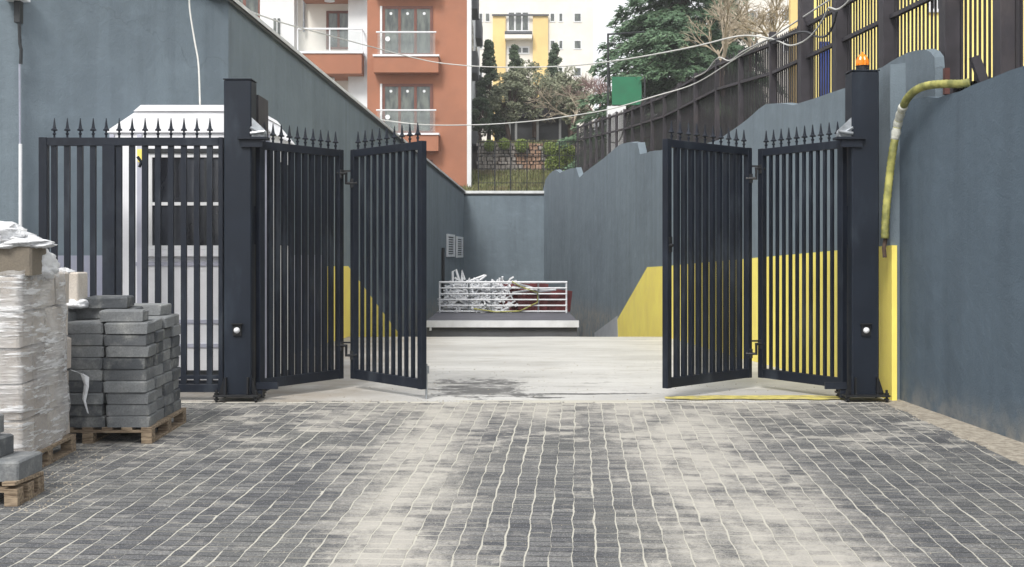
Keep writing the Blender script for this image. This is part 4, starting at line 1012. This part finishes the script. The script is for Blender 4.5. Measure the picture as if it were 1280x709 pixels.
def blades(mb, n, fx_, fy_, fz_, h, w, rr):
    for k in range(n):
        x = rr.uniform(*fx_); y = rr.uniform(*fy_); z = fz_(x, y); a = rr.uniform(0, math.pi); hh = h*rr.uniform(.5, 1.3)
        dx, dy = math.cos(a)*w, math.sin(a)*w; lx, ly = rr.gauss(0,.3)*hh, rr.gauss(0,.3)*hh
        mb.add([(x-dx,y-dy,z),(x+dx,y+dy,z),(x+lx,y+ly,z+hh)], [(0,1,2)])
blades(gs, 14000, (-3,4.5), (45,YS-.1), lambda x, y: 3.3+(Z(214,YS)-3.3)*(y-44.4)/(YS-44.4), .16, .035, r3)
blades(gs, 7000, (-3,4.5), (YS,YS+3.5), lambda x, y: Z(181,YS), .22, .04, r3)
tag(gs.build('grass', MT['grass']), 'rough green and straw coloured grass on the bank around the stone wall', 'grass', kind='stuff')
# mesh fence in front of the bank
YM = 45.2
mf = empty('mesh_fence', (X(660,YM),YM,3.8), 'black welded mesh fence above the end wall before the grass bank', 'fence')
zb_, zt_ = 3.7, Z(177,YM)
for k in range(8):
    x = X(598,YM)+k*.62; child(MB().box(x-.02,x+.02,YM-.02,YM+.02,zb_,zt_), 'post', MT['black'], mf)
x = X(598,YM); wires = MB()
while x < X(728,YM): wires.box(x-.006,x+.006,YM-.01,YM+.01,zb_,zt_+.02); x += .11
child(wires, 'mesh_wires', MT['black'], mf)['kind'] = 'stuff'
for k in range(5): z = zb_+(zt_-zb_)*k/4; child(MB().box(X(598,YM),X(728,YM),YM-.014,YM+.014,z-.012,z+.012), 'wire', MT['black'], mf)
# ivy clump
def leaves(mb, centre, rad, n, size, rr, squash=1):
    cx, cy, cz = centre
    for k in range(n):
        while True:
            v = Vector((rr.uniform(-1,1), rr.uniform(-1,1), rr.uniform(-1,1)))
            if v.length < 1: break
        v = v.normalized()*(v.length**.5)
        p = Vector((cx+v.x*rad, cy+v.y*rad, cz+v.z*rad*squash)); a = Vector((rr.gauss(0,1),rr.gauss(0,1),rr.gauss(0,1))).normalized(); b = a.orthogonal().normalized()
        s_ = size*rr.uniform(.6,1.4); mb.add([p-a*s_, p+b*s_*.5, p+a*s_, p-b*s_*.5], [(0,1,2,3)])
iv = MB()
for cx_, cy_, rr_ in ((700,190,.5),(692,205,.4),(706,204,.45),(688,186,.35),(710,190,.35),(652,182,.3),(630,180,.25),(612,182,.25)): leaves(iv, P(cx_,cy_,YS-.3), rr_, 900, .05, r3)
tag(iv.build('ivy', MT['ivy']), 'yellow green ivy tumbling over the right of the stone wall', 'ivy', kind='stuff')
# greenhouse / shed behind the stone wall
YG = 60
shd = empty('garden_shed', (X(665,YG),YG,5), 'dark boarded shed with pale posts behind the stone wall', 'shed')
child(MB().box(X(618,YG),X(720,YG),YG,YG+5,5,Z(146,YG)), 'wall', MT['grey_dark'], shd)
child(MB().prism([(X(612,YG),Z(147,YG)),(X(724,YG),Z(147,YG)),(X(712,YG),Z(132,YG)),(X(640,YG),Z(132,YG))], YG-.4, YG+5.4), 'roof', MT['fence'], shd)
for px in (637, 645, 672, 700): child(MB().box(X(px,YG)-.06,X(px,YG)+.06,YG-.1,YG-.003,5,Z(147,YG)), 'post', MT['render_white'], shd)

# ================================================================ TREES
def limb(mb, a, b, r0, r1, rr, n=5, wob=.06, m=0):
    a, b = Vector(a), Vector(b); L = (b-a).length
    pts = [a.lerp(b, i/n)+Vector((rr.gauss(0,1), rr.gauss(0,1), rr.gauss(0,1)))*L*wob*(1 if 0 < i < n else 0)*.5 for i in range(n+1)]
    mb.tube(pts, [r0+(r1-r0)*i/n for i in range(n+1)], 5, m=m); return pts
def cedar(px, base_z, Y, H, Rb, label, seed):
    rr = random.Random(seed); x = X(px, Y); t = empty('cedar_tree', (x, Y, base_z), label, 'tree')
    tk = MB(); limb(tk, (0,0,0), (0,0,H), .28, .03, rr, 10, .004); cr = MB()
    nb = 170
    for k in range(nb):
        f = .10+.9*(k/nb); z = H*f; Lb = Rb*(1.02-f)**.62*rr.uniform(.65,1.12)+.15; a = rr.uniform(0, 2*math.pi)
        d0 = Vector((math.cos(a), math.sin(a), 0)); n = 7; pts = []
        up = rr.uniform(.0,.3)
        for i in range(n+1):
            u = i/n; pts.append(Vector((0,0,z))+d0*Lb*u+Vector((0,0,Lb*(up*u-.38*u*u))))
        tk.tube(pts, [.05*(1-i/n)*(1.2-f)+.008 for i in range(n+1)], 4)
        side = Vector((-d0.y, d0.x, 0)); m_ = int(34*Lb)+8
        for q in range(m_):
            u = rr.uniform(.15, 1.02); pc = Vector((0,0,z))+d0*Lb*u+Vector((0,0,Lb*(up*u-.38*u*u)))
            sw = Lb*.34*(1-u*.55)*rr.uniform(-1,1); pc = pc+side*sw+Vector((0,0,-abs(sw)*.28+rr.gauss(0,.04)))
            for e in range(5):
                dr = (d0*rr.uniform(.2,1)+side*rr.uniform(-.9,.9)+Vector((0,0,rr.uniform(-.75,.15)))).normalized(); w = dr.orthogonal().normalized()
                l = rr.uniform(.10,.26); p0 = pc+Vector((rr.gauss(0,.06), rr.gauss(0,.06), rr.gauss(0,.05)))
                cr.add([p0-w*.042, p0+w*.042, p0+dr*l+w*.016, p0+dr*l-w*.016], [(0,1,2,3)])
    tk.build('trunk', MT['bark'], t); cr.build('crown', MT['cedar'], t)
cedar(856, 4.3, 50, Z(-150,50)-4.3, 5.2, 'tall blue green cedar with drooping layered boughs behind the fence', 3)
cedar(905, 4.3, 58, Z(-20,58)-4.3, 3.1, 'smaller cedar half hidden at the right of the tall cedar', 9)
def broad(px, top, bot, Y, w, mat, label, seed, cat='tree', dens=1., name='olive_tree', group=None, conic=False):
    rr = random.Random(seed); x = X(px, Y); z0 = Z(bot, Y); H = Z(top, Y)-z0; Rw = w/F*Y/2; t = empty(name, (x, Y, z0), label, cat, group)
    tk = MB(); cr = MB(); limb(tk, (0,0,0), (rr.gauss(0,.1),0,H*(.95 if conic else .5)), .12, .03 if conic else .07, rr, 6, .02)
    nc = 46 if not conic else 60
    for k in range(nc):
        if conic:
            f = (k+.5)/nc; z = H*(.1+.9*f); rad = Rw*(1-f)**.8+.05; a = rr.uniform(0, 6.28); r_ = rad*rr.uniform(.35,1)
            c = Vector((math.cos(a)*r_, math.sin(a)*r_, z)); s_ = .16+.28*(1-f)*rr.uniform(.5,1)
        else:
            v = Vector((rr.gauss(0,1), rr.gauss(0,1), rr.gauss(0,.9))).normalized()*rr.uniform(.45,1); c = Vector((v.x*Rw, v.y*Rw, H*.6+v.z*H*.38)); s_ = Rw*rr.uniform(.16,.34)
        limb(tk, (0,0,max(.1,c.z*(.75 if not conic else 1)-.1)) if conic else (0,0,H*rr.uniform(.3,.5)), c, .03, .008, rr, 3, .06)
        leaves(cr, c, s_, int(150*dens), .065 if not conic else .06, rr, .8)
    tk.build('trunk', MT['bark'], t); cr.build('crown', MT[mat], t)
broad(611, 52, 180, 58, 40, 'spruce', 'dark narrow spruce beside the white corner of the orange building', 21, conic=True, name='spruce_tree', dens=1.3)
broad(644, 58, 160, 62, 40, 'spruce', 'dark pointed spruce second from the orange building', 22, conic=True, name='spruce_tree')
broad(693, 56, 165, 66, 36, 'spruce', 'slender pointed spruce left of the bare red twigs', 23, conic=True, name='spruce_tree')
broad(668, 72, 172, 57, 78, 'olive', 'broad grey green olive tree behind the stone wall', 24)
broad(636, 88, 178, 56, 52, 'olive', 'low grey green olive tree left of the broad one', 25)
broad(712, 84, 176, 58, 56, 'olive', 'grey green olive tree right of the broad one', 26, dens=.8)
broad(600, 120, 182, 55, 26, 'spruce', 'dark shrub against the side of the orange building', 27, name='dark_shrub', cat='shrub')
broad(718, 120, 172, 55, 30, 'olive', 'thin olive shrub over the right end of the stone wall', 28, name='olive_shrub', cat='shrub', dens=.6)
def bare(px, top, bot, Y, mat, label, seed, spread=.5, depth=5, group=None):
    rr = random.Random(seed); z0 = Z(bot, Y); H = Z(top, Y)-z0; t = empty('bare_tree', (X(px,Y), Y, z0), label, 'tree', group); tk = MB(); tw = MB()
    def grow(p, d_, L, r, k):
        q = p+d_*L; mb = tk if k == depth else tw
        mid = p.lerp(q, .5)+Vector((rr.gauss(0,1),rr.gauss(0,1),0))*L*.05
        mb.tube([p, mid, q], [r, r*.85, r*.7], 4 if k < depth-1 else 6)
        if k == 0: return
        for _ in range(rr.choice((3, 3, 4))):
            dd = (d_+Vector((rr.gauss(0,spread), rr.gauss(0,spread), rr.gauss(.05,spread*.6)))).normalized()
            grow(p+d_*L*rr.uniform(.5,1), dd, L*rr.uniform(.62,.85), r*.62, k-1)
    grow(Vector((0,0,0)), Vector((0,0,1)), H*.3, .085, depth); tk.build('trunk', MT['bark'], t); tw.build('branches', MT[mat], t)
bare(750, 52, 170, 56, 'twig', 'bare reddish tree left of the green sheet', 31)
bare(733, 60, 172, 60, 'twig', 'thin bare reddish tree behind the far end of the fence', 32, .4)
bare(716, 78, 178, 54, 'twig_pale', 'pale bare shrubby tree at the right of the stone wall', 33, .6)
bare(772, 62, 170, 58, 'twig', 'bare reddish tree half behind the green sheet', 34, .4)
bare(905, -40, 120, 40, 'twig_pale', 'pale bare tree in front of the cedar at the top', 35, .5)
bare(968, -30, 90, 36, 'twig_pale', 'pale bare tree between the cedar and the yellow house', 36, .5)
bare(938, -20, 90, 44, 'twig_pale', 'pale leafless tree behind the small fence post', 37, .45)
# green sheet and pole frame
YE = 46.5
gb = empty('green_sheet_hoarding', (X(790,YE),YE,4.5), 'green mesh sheet hoarding on poles below the cedar', 'hoarding')
child(MB().box(X(765,YE),X(802,YE),YE,YE+.05,Z(131,YE),Z(96,YE)), 'sheet', MT['green_board'], gb)
child(MB().box(X(759,YE),X(782,YE),YE-.1,YE+.3,4.3,Z(133,YE)), 'white_base', MT['render_white'], gb)
for px in (760, 806): child(MB().tube([P(px,170,YE-.02),P(px,96 if px > 780 else 42,YE-.02)], .04, 6), 'pole', MT['coping_dark'], gb)
child(MB().tube([P(760,43,YE-.02),P(806,40,YE+.2)], .035, 6), 'pole', MT['coping_dark'], gb)
child(MB().tube([P(760,60,YE),P(763,120,YE+.2)], .03, 6), 'pole', MT['coping_dark'], gb)
hb = empty('apartment_building', (X(945,72),72,4), 'pale building behind bare branches at the top between cedar and yellow house', 'building')
child(MB().box(X(925,72),X(1010,72),72,80,4,Z(-60,72)), 'wall', MT['render_cream'], hb)
for a in (935, 958, 978):
    for c_ in (-25, 12, 50): win(hb, X(a,72), X(a+12,72), 71.997, Z(c_+16,72), Z(c_,72), 'frame_white', 'glass', nm=1, t=.1)

# ================================================================ HAZE
hz = MB().box(-310, 310, -160, 610, -6, 34).build('haze', None)
hz.data.materials.clear(); hm = bpy.data.materials.new('haze'); hm.use_nodes = True; t_ = hm.node_tree; t_.nodes.clear()
pv = t_.nodes.new('ShaderNodeVolumePrincipled'); pv.inputs['Density'].default_value = .0011; pv.inputs['Color'].default_value = (.97, .98, 1, 1); pv.inputs['Anisotropy'].default_value = .2
ou = t_.nodes.new('ShaderNodeOutputMaterial'); t_.links.new(pv.outputs[0], ou.inputs['Volume']); hz.data.materials.append(hm); tag(hz, kind='stuff')
